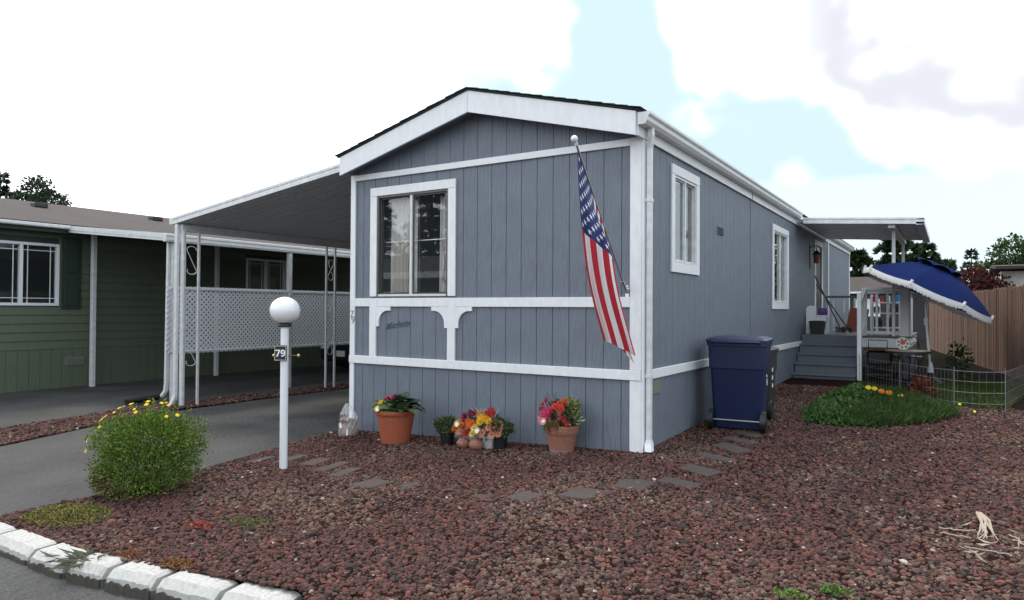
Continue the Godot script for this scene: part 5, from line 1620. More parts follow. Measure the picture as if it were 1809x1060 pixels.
# ---------------------------------------------------------------- porch, steps, awning
func build_porch():
	var t := thing("porch_deck", "grey wooden porch deck with steps and white railing at the home's side door", "porch", Vector3(1.0, 0.13, -9.5))
	var ys := [0.235, 0.42, 0.60, 0.785, 0.965]
	for i in 5:
		var z := -7.76 - 0.25 * i
		var x0 := 0.012; var x1 := 1.13
		var y0: float = 0.0 if i == 0 else ys[i - 1]
		pspan(t, "riser", Vector3(x0 + 0.01, y0 - (0.1 if i == 0 else 0.0), z - 0.02), Vector3(x1 - 0.01, ys[i] - 0.031, z), M.deck, 0.002)
		if i < 4:
			pspan(t, "tread", Vector3(x0, ys[i] - 0.03, z - 0.13), Vector3(x1, ys[i], z + 0.028), M.deck, 0.005)
			pspan(t, "tread", Vector3(x0, ys[i] - 0.03, z - 0.268), Vector3(x1, ys[i], z - 0.136), M.deck, 0.005)
	var sd := MB.new()
	sd.prism(PackedVector2Array([Vector2(-7.79, -0.05), Vector2(-7.79, 0.2), Vector2(-8.03, 0.2), Vector2(-8.03, 0.385), Vector2(-8.28, 0.385), Vector2(-8.28, 0.565), Vector2(-8.53, 0.565), Vector2(-8.53, 0.75), Vector2(-8.76, 0.75), Vector2(-8.76, -0.05)]), Vector3(1.121, 0, 0), Vector3(0, 0, 1), Vector3.UP, Vector3(-0.03, 0, 0))
	put(sd, "stringer", M.deck, t)
	for i in 24:
		var z := -8.79 - i * 0.14
		pspan(t, "deck_board", Vector3(0.012, 0.935, z - 0.135), Vector3(1.98, 0.965, z + (0.03 if i == 0 else 0.0)), M.deck, 0.004)
	pspan(t, "rim_joist", Vector3(1.135, 0.74, -8.83), Vector3(1.96, 0.933, -8.79), M.white, 0.003)
	pspan(t, "rim_joist", Vector3(1.92, 0.74, -12.1), Vector3(1.96, 0.933, -8.831), M.white, 0.003)
	for q in [[1.9, -8.87], [1.9, -11.9], [1.17, -11.9]]: pspan(t, "leg", Vector3(q[0] - 0.045, 0.0, q[1] - 0.045), Vector3(q[0] + 0.045, 0.934, q[1] + 0.04), M.deck)
	for i in 9: pspan(t, "skirt_board", Vector3(1.961, 0.15, -8.9 - i * 0.36 - 0.33), Vector3(1.975, 0.73, -8.9 - i * 0.36), M.backing)
	# front railing to the right of the steps
	var W: StandardMaterial3D = M.white
	pspan(t, "newel_post", Vector3(1.135, 0.966, -8.88), Vector3(1.225, 1.88, -8.80), W, 0.004)
	pspan(t, "newel_post", Vector3(1.14, 0.12, -8.0), Vector3(1.215, 1.80, -7.925), W, 0.004)
	pspan(t, "newel_post", Vector3(1.80, 0.966, -8.88), Vector3(1.955, 1.88, -8.80), W, 0.004)
	pspan(t, "rail", Vector3(1.13, 1.881, -8.90), Vector3(1.97, 1.92, -8.78), W, 0.004)
	pspan(t, "rail", Vector3(1.226, 1.80, -8.86), Vector3(1.799, 1.87, -8.82), W, 0.003)
	pspan(t, "rail", Vector3(1.226, 1.0, -8.86), Vector3(1.799, 1.06, -8.82), W, 0.003)
	for x in [1.40, 1.59]: pspan(t, "baluster", Vector3(x - 0.022, 1.061, -8.862), Vector3(x + 0.022, 1.799, -8.818), W, 0.003)
	# sloping stair railing
	var A := Vector3(1.178, 1.86, -8.78); var B := Vector3(1.178, 1.62, -8.0)
	pbar(t, "rail", A, B, 0.075, 0.035, W, 0.003)
	pbar(t, "rail", A + Vector3(0, -0.70, 0), B + Vector3(0, -0.70, 0), 0.04, 0.06, W, 0.003)
	for k in [0.2, 0.5, 0.8]: pbar(t, "baluster", (A + Vector3(0, -0.69, 0)).lerp(B + Vector3(0, -0.69, 0), k), A.lerp(B, k) + Vector3(0, -0.02, 0), 0.045, 0.03, W, 0.003)
	# closed right side of white boards
	for i in 2: pspan(t, "side_board", Vector3(1.957, 0.94, -9.03 - i * 0.145), Vector3(1.978, 1.88, -8.889 - i * 0.145 - 0.004), W, 0.003)
	# back railing
	pspan(t, "rail", Vector3(0.03, 1.78, -12.12), Vector3(1.93, 1.83, -12.02), M.deck, 0.003)
	for i in 8: pspan(t, "baluster", Vector3(0.16 + i * 0.24, 0.966, -12.09), Vector3(0.205 + i * 0.24, 1.779, -12.05), W, 0.003)

	# awning over the porch
	var a := thing("porch_awning", "flat white-edged porch awning over the side door on a slim post", "awning", Vector3(1.0, 3.1, -10))
	var d := Vector3(2.08, -0.135, 0)
	for i in 13:
		var mb := MB.new()
		mb.prism(PackedVector2Array([Vector2(0, 0.05), Vector2(-0.03, 0.05), Vector2(-0.04, 0), Vector2(-0.26, 0), Vector2(-0.27, 0.05), Vector2(-0.298, 0.05), Vector2(-0.298, 0.054), Vector2(-0.266, 0.054), Vector2(-0.256, 0.004), Vector2(-0.044, 0.004), Vector2(-0.034, 0.054), Vector2(0, 0.054)]), Vector3(0.035, 3.235, -8.13 - i * 0.3), Vector3(0, 0, 1), Vector3.UP, d)
		put(mb, "roof_pan", M.white_metal, a)
	var ff := MB.new()
	for k in 3:
		ff.prism(PackedVector2Array([Vector2(0, 0.04 * k), Vector2(1, 0.04 * k), Vector2(1, 0.04 * k + 0.038), Vector2(0, 0.04 * k + 0.038)]), Vector3(0.16, 3.195, -8.125), d, Vector3.UP, Vector3(0, 0, 0.02 + 0.01 * ((k + 1) % 2)))
	put(ff, "front_fascia", M.white_metal, a)
	pspan(a, "gutter_beam", Vector3(2.10, 3.05, -12.05), Vector3(2.24, 3.17, -8.095), M.white_metal, 0.006)
	pspan(a, "cross_beam", Vector3(1.64, 3.03, -12.0), Vector3(1.76, 3.10, -8.2), M.white_metal, 0.004)
	pspan(a, "post", Vector3(1.672, 0.966, -8.74), Vector3(1.732, 3.029, -8.68), M.white_metal, 0.006)
	pspan(a, "post", Vector3(1.672, 0.966, -11.8), Vector3(1.732, 3.029, -11.74), M.white_metal, 0.006)

	# things on the porch
	var c := thing("resin_bench", "white resin storage bench with arched back on the porch by the wall", "bench", Vector3(0.2, 0.965, -9.4))
	for i in 3:
		var mb := MB.new()
		var poly := PackedVector2Array([Vector2(0, 0), Vector2(0.02, 0)])
		pspan(c, "seat_slat", Vector3(0.06, 1.33, -9.60 + i * 0.12), Vector3(0.42, 1.36, -9.49 + i * 0.12), M.white_plastic, 0.005)
	var bk := MB.new()
	var pl := PackedVector2Array([Vector2(0.0, 0.0), Vector2(0.20, 0.0), Vector2(0.20, 0.53)])
	for i in 9: pl.append(Vector2(0.10 + 0.10 * cos(PI * i / 8.0), 0.53 + 0.07 * sin(PI * i / 8.0)))
	bk.prism(pl, Vector3(0.03, 0.966, -9.245), Vector3.RIGHT, Vector3.UP, Vector3(0, 0, 0.035))
	put(bk, "arched_end_panel", M.white_plastic, c)
	for i in 4: pspan(c, "base_board", Vector3(0.235, 0.968 + i * 0.09, -9.24), Vector3(0.425, 1.052 + i * 0.09, -9.215), M.white_plastic, 0.006)
	pspan(c, "far_end_panel", Vector3(0.03, 0.966, -9.65), Vector3(0.42, 1.32, -9.615), M.white_plastic, 0.004)
	c = thing("storage_tote", "dark grey lidded storage tote in front of the white bench", "storage box", Vector3(0.28, 0.966, -9.05))
	var tb := MB.new()
	tb.loft([_rev(rrect(0.28, 0.967, -9.05, 0.24, 0.2, 0.03)), _rev(rrect(0.28, 1.20, -9.05, 0.29, 0.25, 0.03))])
	put(tb, "box", M.grey_plastic, c)
	tb = MB.new()
	tb.loft([_rev(rrect(0.28, 1.201, -9.05, 0.31, 0.27, 0.03)), _rev(rrect(0.28, 1.235, -9.05, 0.31, 0.27, 0.03)), _rev(rrect(0.28, 1.25, -9.05, 0.26, 0.22, 0.03))])
	put(tb, "lid", M.black_plastic, c)
	c = thing("purple_cushion", "small purple cushion on the white porch bench", "cushion", Vector3(0.3, 1.36, -9.45))
	var pm := MB.new()
	pm.loft([_rev(rrect(0.33, 1.362, -9.45, 0.15, 0.10, 0.03)), _rev(rrect(0.33, 1.42, -9.45, 0.18, 0.13, 0.04)), _rev(rrect(0.33, 1.50, -9.45, 0.16, 0.11, 0.03)), _rev(rrect(0.33, 1.515, -9.45, 0.10, 0.06, 0.02))])
	put(pm, "cover", M.purple, c)
	for k in 2:
		c = thing("broom", "long-handled broom leaning on the wall beside the door" if k == 0 else "second thin pole leaning behind the broom by the door", "broom", Vector3(0.5, 0.966, -9.9 - k * 0.3))
		var top := Vector3(0.06, 2.25 - 0.2 * k, -10.1 - k * 0.25); var bot := Vector3(0.62 + 0.1 * k, 1.12, -9.7 - k * 0.3)
		ptube(c, "handle", [top, bot], 0.013, M.bark, 6)
		pbar(c, "head", bot + Vector3(-0.08, -0.02, 0.02), bot + Vector3(0.10, -0.05, -0.02), 0.05, 0.04, M.black_plastic, 0.008)
		var bs := MB.new()
		for i in 30:
			var x := rng.randf_range(-0.08, 0.10)
			bs.col = Color(0.05, 0.04, 0.03)
			bs.leaf(bot + Vector3(x, -0.03, rng.randf_range(-0.03, 0.03)), Vector3(x, -1, 0).normalized(), Vector3(0, 0, 1), 0.115, 0.01)
		put(bs, "bristles", M.leaf, c)
	c = thing("rust_red_board", "rust-red board leaning against the porch's back railing", "board", Vector3(0.75, 0.966, -11.6))
	pbar(c, "panel", Vector3(0.72, 0.968, -11.62), Vector3(0.78, 1.52, -11.95), 0.42, 0.02, M.rust_panel, 0.003, Vector3(0, 0, 1))
	pbar(c, "batten", Vector3(0.87, 0.97, -11.59), Vector3(0.93, 1.50, -11.92), 0.03, 0.02, M.rust_panel, 0.0, Vector3(0, 0, 1))
	c = thing("shelf_rack", "white shelf rack with red and blue containers behind the porch railing", "shelf", Vector3(1.5, 0.966, -9.7))
	for x in [1.24, 1.80]:
		for z in [-9.55, -9.85]: pspan(c, "upright", Vector3(x - 0.02, 0.966, z - 0.02), Vector3(x + 0.02, 1.80, z + 0.02), M.white_plastic, 0.003)
	for y in [1.10, 1.40, 1.62]: pspan(c, "shelf", Vector3(1.261, y, -9.87), Vector3(1.779, y + 0.025, -9.53), M.white_plastic, 0.003)
	var items := [[1.30, 1.648, 0.10, 0.14, M.red], [1.42, 1.648, 0.07, 0.10, M.red], [1.55, 1.648, 0.06, 0.13, M.white_plastic], [1.70, 1.648, 0.10, 0.15, M.sky_blue], [1.33, 1.428, 0.11, 0.14, M.grey_plastic], [1.52, 1.428, 0.10, 0.11, M.tan], [1.69, 1.428, 0.09, 0.15, M.black_plastic], [1.36, 1.128, 0.15, 0.18, M.black_plastic], [1.60, 1.128, 0.14, 0.20, M.grey_plastic]]
	var il := ["red box at the left end of the shelf rack's top", "second small red box on the shelf rack's top shelf", "white bottle on the shelf rack's top shelf", "blue container at the right end of the shelf rack's top", "dark grey tub on the middle shelf, left", "tan tub on the middle shelf, centre", "black canister on the middle shelf, right", "black bin on the lowest shelf, left", "grey bin on the lowest shelf, right"]
	for i in items.size():
		var q: Array = items[i]
		var k := thing("container", il[i], "container", Vector3(q[0], q[1] - 0.022, -9.7))
		var im := MB.new()
		im.loft([_rev(rrect(q[0], q[1] - 0.022, -9.7, q[2] * 0.9, q[2] * 0.9, 0.015)), _rev(rrect(q[0], q[1] + q[3] * 0.8, -9.7, q[2], q[2], 0.015)), _rev(rrect(q[0], q[1] + q[3] * 0.82, -9.7, q[2] * 0.7, q[2] * 0.7, 0.015)), _rev(rrect(q[0], q[1] + q[3], -9.7, q[2] * 0.7, q[2] * 0.7, 0.015))])
		put(im, "body", q[4], k)

func _rev(a: Array) -> Array:
	a.reverse(); return a

# ---------------------------------------------------------------- right-hand yard
func build_yard():
	rng.seed = 201
	# umbrella: canopy frame n up, r right, f near
	var R := Vector3(0.8445, 0, -0.5355); var F := Vector3(0.5355, 0, 0.8445)
	var n := (Vector3.UP * cos(0.41) + R * sin(0.41) + F * 0.20).normalized()
	var ex := (R - n * R.dot(n)).normalized(); var ez := ex.cross(n)
	var apex := Vector3(2.46, 2.263, -8.01)
	var foot := Vector3(2.33, 0.36, -7.95)
	var t := thing("patio_umbrella", "tilted navy blue patio umbrella with white fringe beside the fence", "umbrella", foot)
	var rad := 1.12
	var P := func(a: float, s: float) -> Vector3:   # panel sags between eight ribs
		var k := fposmod(a / TAU * 8.0, 1.0) - 0.5
		var rr := rad * s * (1.0 - 0.035 * (1.0 - 4.0 * k * k))
		var drop := 0.50 * pow(s, 1.75) + 0.03 * s * (1.0 - 4.0 * k * k)
		return apex + (ex * cos(a) + ez * sin(a)) * rr - n * drop
	for g in 8:
		var mb := MB.new()
		for i in 6:
			for j in 10:
				var a0 := TAU * (g + i / 6.0) / 8.0; var a1 := TAU * (g + (i + 1) / 6.0) / 8.0
				var s0 := 0.05 + 0.95 * j / 10.0; var s1 := 0.05 + 0.95 * (j + 1) / 10.0
				mb.quad(P.call(a0, s0), P.call(a1, s0), P.call(a1, s1), P.call(a0, s1))
		var pn := put(mb, "canopy_panel", M.navy, t)
		var fr := MB.new()
		for i in 54:
			var a0 := TAU * (g + i / 54.0) / 8.0; var a1 := TAU * (g + (i + 0.9) / 54.0) / 8.0
			var p0: Vector3 = P.call(a0, 1.0); var p1: Vector3 = P.call(a1, 1.0)
			var down := (-Vector3.UP * 0.65 - n * 0.5 + (ex * cos(a0) + ez * sin(a0)) * 0.1).normalized()
			var l := 0.095 + rng.randf_range(-0.012, 0.012)
			fr.quad(p0 + n * 0.012, p1 + n * 0.012, p1 + down * 0.03, p0 + down * 0.03)
			fr.quad(p0 + down * 0.03, p1 + down * 0.03, p1.lerp(p0, 0.35) + down * l, p0 + down * l)
		put(fr, "fringe", M.fringe, pn)
		var sp := []; var rb := []
		for j in 9:
			rb.append(P.call(TAU * g / 8.0 + 0.0001, 0.05 + 0.95 * j / 8.0) - n * 0.012)
		ptube(t, "rib", rb, 0.006, M.white_metal, 5)
		ptube(t, "strut", [rb[4], apex - n * 0.55], 0.005, M.white_metal, 5)
		# white knots on the seams at the rim
		var kt := MB.new()
		var e: Vector3 = P.call(TAU * g / 8.0, 1.0)
		kt.tube([e + n * 0.05, e - n * 0.03], 0.022, 8)
		put(kt, "rim_knob", M.fringe, t)
	# vent flap on top with its own scalloped edge
	var vt := MB.new()
	for i in 48:
		var a0 := TAU * i / 48.0; var a1 := TAU * (i + 1) / 48.0
		for j in 3:
			var q := func(a: float, s: float) -> Vector3:
				var k := fposmod(a / TAU * 8.0, 1.0) - 0.5
				return apex + (ex * cos(a) + ez * sin(a)) * 0.40 * s + n * (0.035 - 0.075 * s * s + 0.045 * s * (1.0 - 4.0 * k * k))
			vt.quad(q.call(a0, j / 3.0), q.call(a1, j / 3.0), q.call(a1, (j + 1) / 3.0), q.call(a0, (j + 1) / 3.0))
	put(vt, "vent_flap", M.navy, t)
	var joint := Vector3(2.265, 1.31, -7.95)
	ptube(t, "pole", [foot, joint, Vector3(2.26, 1.58, -7.95), apex - n * 0.05], 0.022, M.white_metal, 12)
	ptube(t, "tilt_joint", [joint - Vector3(0, 0.10, 0), joint + Vector3(0, 0.03, 0)], 0.04, M.white_metal, 12)
	var ft := MB.new()
	ft.lathe([Vector2(0.03, -0.02), Vector2(0.055, 0.0), Vector2(0.035, 0.14), Vector2(0.028, 0.18)], foot, 20)
	put(ft, "sleeve", M.white_metal, t)
	ft = MB.new()
	ft.lathe([Vector2(0.0, -0.26), Vector2(0.24, -0.26), Vector2(0.24, -0.18), Vector2(0.08, -0.10), Vector2(0.06, -0.01), Vector2(0.0, 0.0)], foot, 20)
	put(ft, "weighted_base", M.black_plastic, t)

	# mosaic bistro table
	var c := Vector3(1.985, 0.13, -7.75)
	t = thing("bistro_table", "round mosaic-topped bistro table with black metal legs under the umbrella", "table", c)
	var tp := MB.new()
	tp.lathe([Vector2(0, 0.595), Vector2(0.34, 0.595), Vector2(0.355, 0.605), Vector2(0.355, 0.618), Vector2(0.345, 0.622), Vector2(0, 0.622)], c, 36)
	put(tp, "table_top", M.mosaic, t)
	var rm := MB.new()
	rm.lathe([Vector2(0.33, 0.58), Vector2(0.36, 0.58), Vector2(0.36, 0.604), Vector2(0.33, 0.594)], c, 36)
	put(rm, "rim", M.iron, t)
	for i in 4:
		var a := TAU * (i + 0.3) / 4.0
		var d := Vector3(cos(a), 0, sin(a))
		ptube(t, "leg", [c + d * 0.30 + Vector3(0, 0.59, 0), c + d * 0.20 + Vector3(0, 0.35, 0), c + d * 0.17 + Vector3(0, 0.2, 0), c + d * 0.25, c + d * 0.26 + Vector3(0, -0.03, 0)], 0.010, M.iron, 6)
	var hp := []
	for i in 25: hp.append(c + Vector3(cos(TAU * i / 24.0) * 0.18, 0.27, sin(TAU * i / 24.0) * 0.18))
	ptube(t, "leg_ring", hp, 0.007, M.iron, 6)
	# plate on a stand
	t = thing("decorated_plate", "painted plate with red flower standing on the bistro table", "plate", c + Vector3(-0.08, 0.622, 0))
	var pc := c + Vector3(-0.08, 0.74, 0.0)
	var pb := Basis.from_euler(Vector3(PI / 2 - 0.25, 0.25, 0))
	var pk := MB.new()
	pk.tube([pc + pb * Vector3(0, -0.006, 0), pc + pb * Vector3(0, 0.006, 0)], 0.115, 24)
	var plate := put(pk, "plate", M.cream, t)
	pk = MB.new(); pk.tube([pc + pb * Vector3(0.0, 0.0065, -0.02), pc + pb * Vector3(0.0, 0.010, -0.02)], 0.045, 10)
	put(pk, "red_flower", M.red, plate)
	pk = MB.new()
	for i in 7: pk.tube([pc + pb * Vector3(cos(i * 0.9) * 0.075, 0.0065, sin(i * 0.9) * 0.075), pc + pb * Vector3(cos(i * 0.9) * 0.075, 0.009, sin(i * 0.9) * 0.075)], 0.02, 8)
	put(pk, "leaf_pattern", M.green, plate)
	# metal chairs
	for k in 2:
		var q := Vector3(1.66, 0.13, -8.75) if k == 0 else Vector3(1.98, 0.13, -9.0)
		t = thing("metal_chair", "black wrought iron chair with scrolled back left of the bistro table" if k == 0 else "black wrought iron chair with heart-shaped back behind the bistro table", "chair", q, "wrought iron bistro chairs")
		var sm := MB.new()
		sm.lathe([Vector2(0, 0.43), Vector2(0.19, 0.43), Vector2(0.2, 0.44), Vector2(0.19, 0.45), Vector2(0, 0.45)], q, 20)
		put(sm, "seat", M.iron, t)
		for i in 4:
			var a := TAU * (i + 0.5) / 4.0
			ptube(t, "leg", [q + Vector3(cos(a) * 0.17, 0.43, sin(a) * 0.17), q + Vector3(cos(a) * 0.21, -0.02, sin(a) * 0.21)], 0.009, M.iron, 6)
		var bp := []
		for i in 21:
			var s := i / 20.0
			var w := 0.17
			bp.append(q + Vector3(-cos(s * PI) * w * (1.0 if k == 0 else 0.75 + 0.25 * sin(s * PI)), 0.44 + sin(s * PI) * 0.42 - (0.07 * exp(-pow((s - 0.5) * 14.0, 2.0)) if k == 1 else 0.0), -0.17))
		ptube(t, "back_hoop", bp, 0.010, M.iron, 6)
		for s in [-1.0, 1.0]:
			var sp := []
			for i in 22:
				var a := i / 21.0 * 4.6
				var rr := 0.075 * (1.0 - i / 32.0)
				sp.append(q + Vector3(s * (0.075 - cos(a) * rr * 0.9), 0.66 + sin(a) * rr, -0.17))
			ptube(t, "back_scroll", sp, 0.007, M.iron, 5)
	# barbecue cart
	t = thing("barbecue_cart", "black covered barbecue cart with brown top between steps and bistro table", "barbecue", Vector3(1.48, 0.13, -8.4))
	pspan(t, "top_board", Vector3(1.23, 0.70, -8.62), Vector3(1.74, 0.73, -8.22), M.wood2, 0.006)
	pspan(t, "body", Vector3(1.27, 0.42, -8.58), Vector3(1.70, 0.699, -8.26), M.black_plastic, 0.04)
	for x in [1.28, 1.69]:
		for z in [-8.57, -8.27]: pspan(t, "leg", Vector3(x - 0.015, 0.1, z - 0.015), Vector3(x + 0.015, 0.42, z + 0.015), M.iron)
	pspan(t, "lower_shelf", Vector3(1.265, 0.22, -8.585), Vector3(1.705, 0.24, -8.255), M.iron)
	ptube(t, "handle", [Vector3(1.30, 0.73, -8.3), Vector3(1.30, 0.90, -8.3), Vector3(1.62, 0.90, -8.3), Vector3(1.62, 0.73, -8.3)], 0.011, M.iron, 6)

	# wooden fence: dog-eared pickets
	t = thing("wooden_fence", "weathered brown wooden picket fence along the right side of the yard", "fence", Vector3(3.6, 0.1, -10))
	var A := Vector2(4.75, -3.6); var B := Vector2(2.0, -22.0)
	var len := A.distance_to(B); var dir := (B - A) / len
	var d3 := Vector3(dir.x, 0, dir.y); var nr := Vector3(dir.y, 0, -dir.x)
	if nr.x > 0: nr = -nr
	var s := 0.0
	while s < len:
		var w := rng.randf_range(0.135, 0.146)
		var p := A + dir * s
		var h := 1.97 + rng.randf_range(-0.025, 0.02)
		var mb := MB.new()
		mb.prism(PackedVector2Array([Vector2(0, 0.02), Vector2(w, 0.02), Vector2(w, h - 0.03), Vector2(w - 0.028, h), Vector2(0.028, h), Vector2(0, h - 0.03)]), Vector3(p.x, 0, p.y) + nr * rng.randf_range(0.0, 0.008), d3, Vector3.UP, nr * 0.018)
		put(mb, "picket", [M.wood, M.wood2, M.wood3][rng.randi() % 3], t)
		var bk := MB.new()   # boards of the back layer cover the gaps
		bk.prism(PackedVector2Array([Vector2(w - 0.03, 0.02), Vector2(w + 0.055, 0.02), Vector2(w + 0.055, h - 0.05), Vector2(w - 0.03, h - 0.05)]), Vector3(p.x, 0, p.y) - nr * 0.045, d3, Vector3.UP, nr * 0.016)
		put(bk, "back_picket", M.wood2, t)
		s += w + 0.024
	for y in [0.45, 1.45]: pbar(t, "rail", Vector3(A.x, y, A.y) - nr * 0.07, Vector3(B.x, y, B.y) - nr * 0.07, 0.04, 0.09, M.wood2, 0.0, Vector3.UP)
	s = 0.0
	while s < len:
		var p := A + dir * s
		pspan(t, "fence_post", Vector3(p.x, 0.0, p.y) - nr * 0.15 - Vector3(0.045, 0, 0.045), Vector3(p.x, 1.75, p.y) - nr * 0.15 + Vector3(0.045, 0, 0.045), M.wood2)
		s += 2.4

	# low wire fence
	t = thing("wire_fence", "low wire garden fence around the patio and lawn", "wire fence", Vector3(2.6, 0.1, -5.2))
	var run := [Vector2(1.25, -7.2), Vector2(1.95, -6.05), Vector2(2.68, -4.85), Vector2(3.27, -4.95), Vector2(3.9, -8.4)]
	for i in run.size() - 1:
		var a: Vector2 = run[i]; var b: Vector2 = run[i + 1]
		var ga := 0.13; var gb := 0.13
		for y in [0.06, 0.21, 0.36, 0.50]:
			ptube(t, "wire", [Vector3(a.x, ga + y, a.y), Vector3((a.x + b.x) * 0.5, ga + y - 0.012, (a.y + b.y) * 0.5), Vector3(b.x, gb + y, b.y)], 0.0022, M.steel, 4)
		ptube(t, "stake", [Vector3(a.x, 0.05, a.y), Vector3(a.x, 0.68, a.y)], 0.006, M.steel, 5)
		var n2 := int(a.distance_to(b) / 0.085)
		for k in n2:
			var p := a.lerp(b, (k + 0.5) / n2)
			ptube(t, "wire", [Vector3(p.x, 0.12, p.y), Vector3(p.x, 0.635, p.y)], 0.0015, M.steel, 3)

	# bed of leafy plants
	var mb2 := MB.new()
	var f := FastNoiseLite.new(); f.seed = 4; f.frequency = 1.1
	var poly := PackedVector2Array([Vector2(1.10, -2.65), Vector2(0.95, -3.6), Vector2(0.98, -5.2), Vector2(1.2, -6.6), Vector2(1.8, -5.9), Vector2(2.2, -5.2), Vector2(2.55, -4.6), Vector2(2.75, -4.2), Vector2(2.45, -3.3), Vector2(1.97, -2.75), Vector2(1.5, -2.55)])
	var placed := 0
	while placed < 15000:
		var p := Vector2(rng.randf_range(0.9, 2.8), rng.randf_range(-6.7, -2.5))
		if not Geometry2D.is_point_in_polygon(p, poly): continue
		placed += 1
		var grassy := smoothstep(1.5, 2.1, p.x + f.get_noise_2d(p.x * 2, p.y * 2) * 0.5)
		var edge := 1.0
		for k in poly.size():
			edge = minf(edge, Geometry2D.get_closest_point_to_segment(p, poly[k], poly[(k + 1) % poly.size()]).distance_to(p))
		var hh := minf(edge * 0.42, 0.14) * (0.7 + 0.6 * f.get_noise_2d(p.x * 1.5, p.y * 1.5)) * (1.0 if p.y > -4.5 else 1.35)
		var y := gh(p.x, p.y) + 0.02 + hh * pow(rng.randf(), 0.5)
		var k2 := rng.randf_range(0.6, 1.35)
		if rng.randf() < grassy:
			mb2.col = Color(0.06, 0.105, 0.03) * k2
			var d := Vector3(rng.randfn() * 0.5, 1.0, rng.randfn() * 0.5).normalized()
			mb2.leaf(Vector3(p.x, y, p.y), d, d.cross(Vector3(0.3, 0.2, 1)).normalized(), rng.randf_range(0.06, 0.15), 0.012)
		else:
			mb2.col = (Color(0.040, 0.082, 0.022) if rng.randf() < 0.7 else Color(0.075, 0.14, 0.035)) * k2
			var d := Vector3(rng.randfn() * 0.7, rng.randf_range(0.0, 0.7), rng.randfn() * 0.7).normalized()
			var l := rng.randf_range(0.035, 0.075)
			mb2.leaf(Vector3(p.x, y, p.y), d, d.cross(Vector3(0.2, 1, 0.3)).normalized(), l, l * 0.75)
	tag(put(mb2, "garden_plants", M.leaf), "dense low green garden plants in front of the porch steps", "ground cover", "", "stuff")
	# marigolds and small flowers over the bed
	var ylw := flower_mesh(0.045, 11, 3, Color(0.75, 0.55, 0.03), Color(0.5, 0.3, 0.0))
	var ora := flower_mesh(0.050, 11, 3, Color(0.62, 0.20, 0.01), Color(0.4, 0.1, 0.0))
	var small := flower_mesh(0.022, 6, 1, Color(0.7, 0.6, 0.03), Color(0.5, 0.3, 0.0))
	var fl := [[1.62, 0.33, -4.7, 0, "pale yellow marigold at the left of the blooms in the bed"], [1.70, 0.32, -4.72, 0, "second yellow marigold beside the orange ones"], [1.80, 0.30, -4.6, 1, "orange marigold left of the pair in the bed"], [1.90, 0.29, -4.55, 1, "orange marigold right of the pair in the bed"], [2.05, 0.26, -4.45, 0, "small yellow bloom right of the orange marigolds"], [2.55, 0.17, -3.9, 2, "tiny yellow flower low at the bed's right edge"], [2.74, 0.22, -4.35, 2, "tiny yellow flower near the wire fence"], [2.9, 0.16, -4.15, 2, "tiny yellow flower farthest right by the gravel"]]
	for q in fl:
		var at := Vector3(q[0], q[1], q[2])
		t = thing("marigold" if q[3] < 2 else "yellow_flower", q[4], "flower", Vector3(at.x, gh(at.x, at.z), at.z))
		ptube(t, "stalk", [Vector3(at.x, gh(at.x, at.z), at.z), at], 0.004, M.green, 5)
		flower(t, [ylw, ora, small][q[3]], at, Vector3(0.2, 0.7, 0.7))
	# rust-red leafy plant by the patio
	c = on_ground(2.28, -5.6)
	t = thing("red_leaf_plant", "small rust-red leafy plant behind the wire fence", "plant", c)
	mb2 = MB.new(); leaves(mb2, c + Vector3(0, 0.18, 0), Vector3(0.16, 0.16, 0.16), 260, Vector2(0.04, 0.08), [Color(0.16, 0.04, 0.02), Color(0.10, 0.03, 0.02)], 0.2, 0.5)
	put(mb2, "foliage", M.leaf, t)
	ptube(t, "stem", [c, c + Vector3(0, 0.2, 0)], 0.006, M.bark, 5)
	# dark shrub against the fence
	c = Vector3(2.78, 0.13, -8.9)
	t = thing("dark_shrub", "dark leafy plant standing against the wooden fence", "shrub", c)
	mb2 = MB.new()
	leaves(mb2, c + Vector3(0, 0.42, 0), Vector3(0.18, 0.33, 0.18), 150, Vector2(0.06, 0.13), [Color(0.03, 0.055, 0.02), Color(0.04, 0.07, 0.03)], 0.2, 0.3)
	put(mb2, "foliage", M.leaf, t)
	ptube(t, "stem", [c, c + Vector3(0.02, 0.6, 0)], 0.010, M.bark, 6)

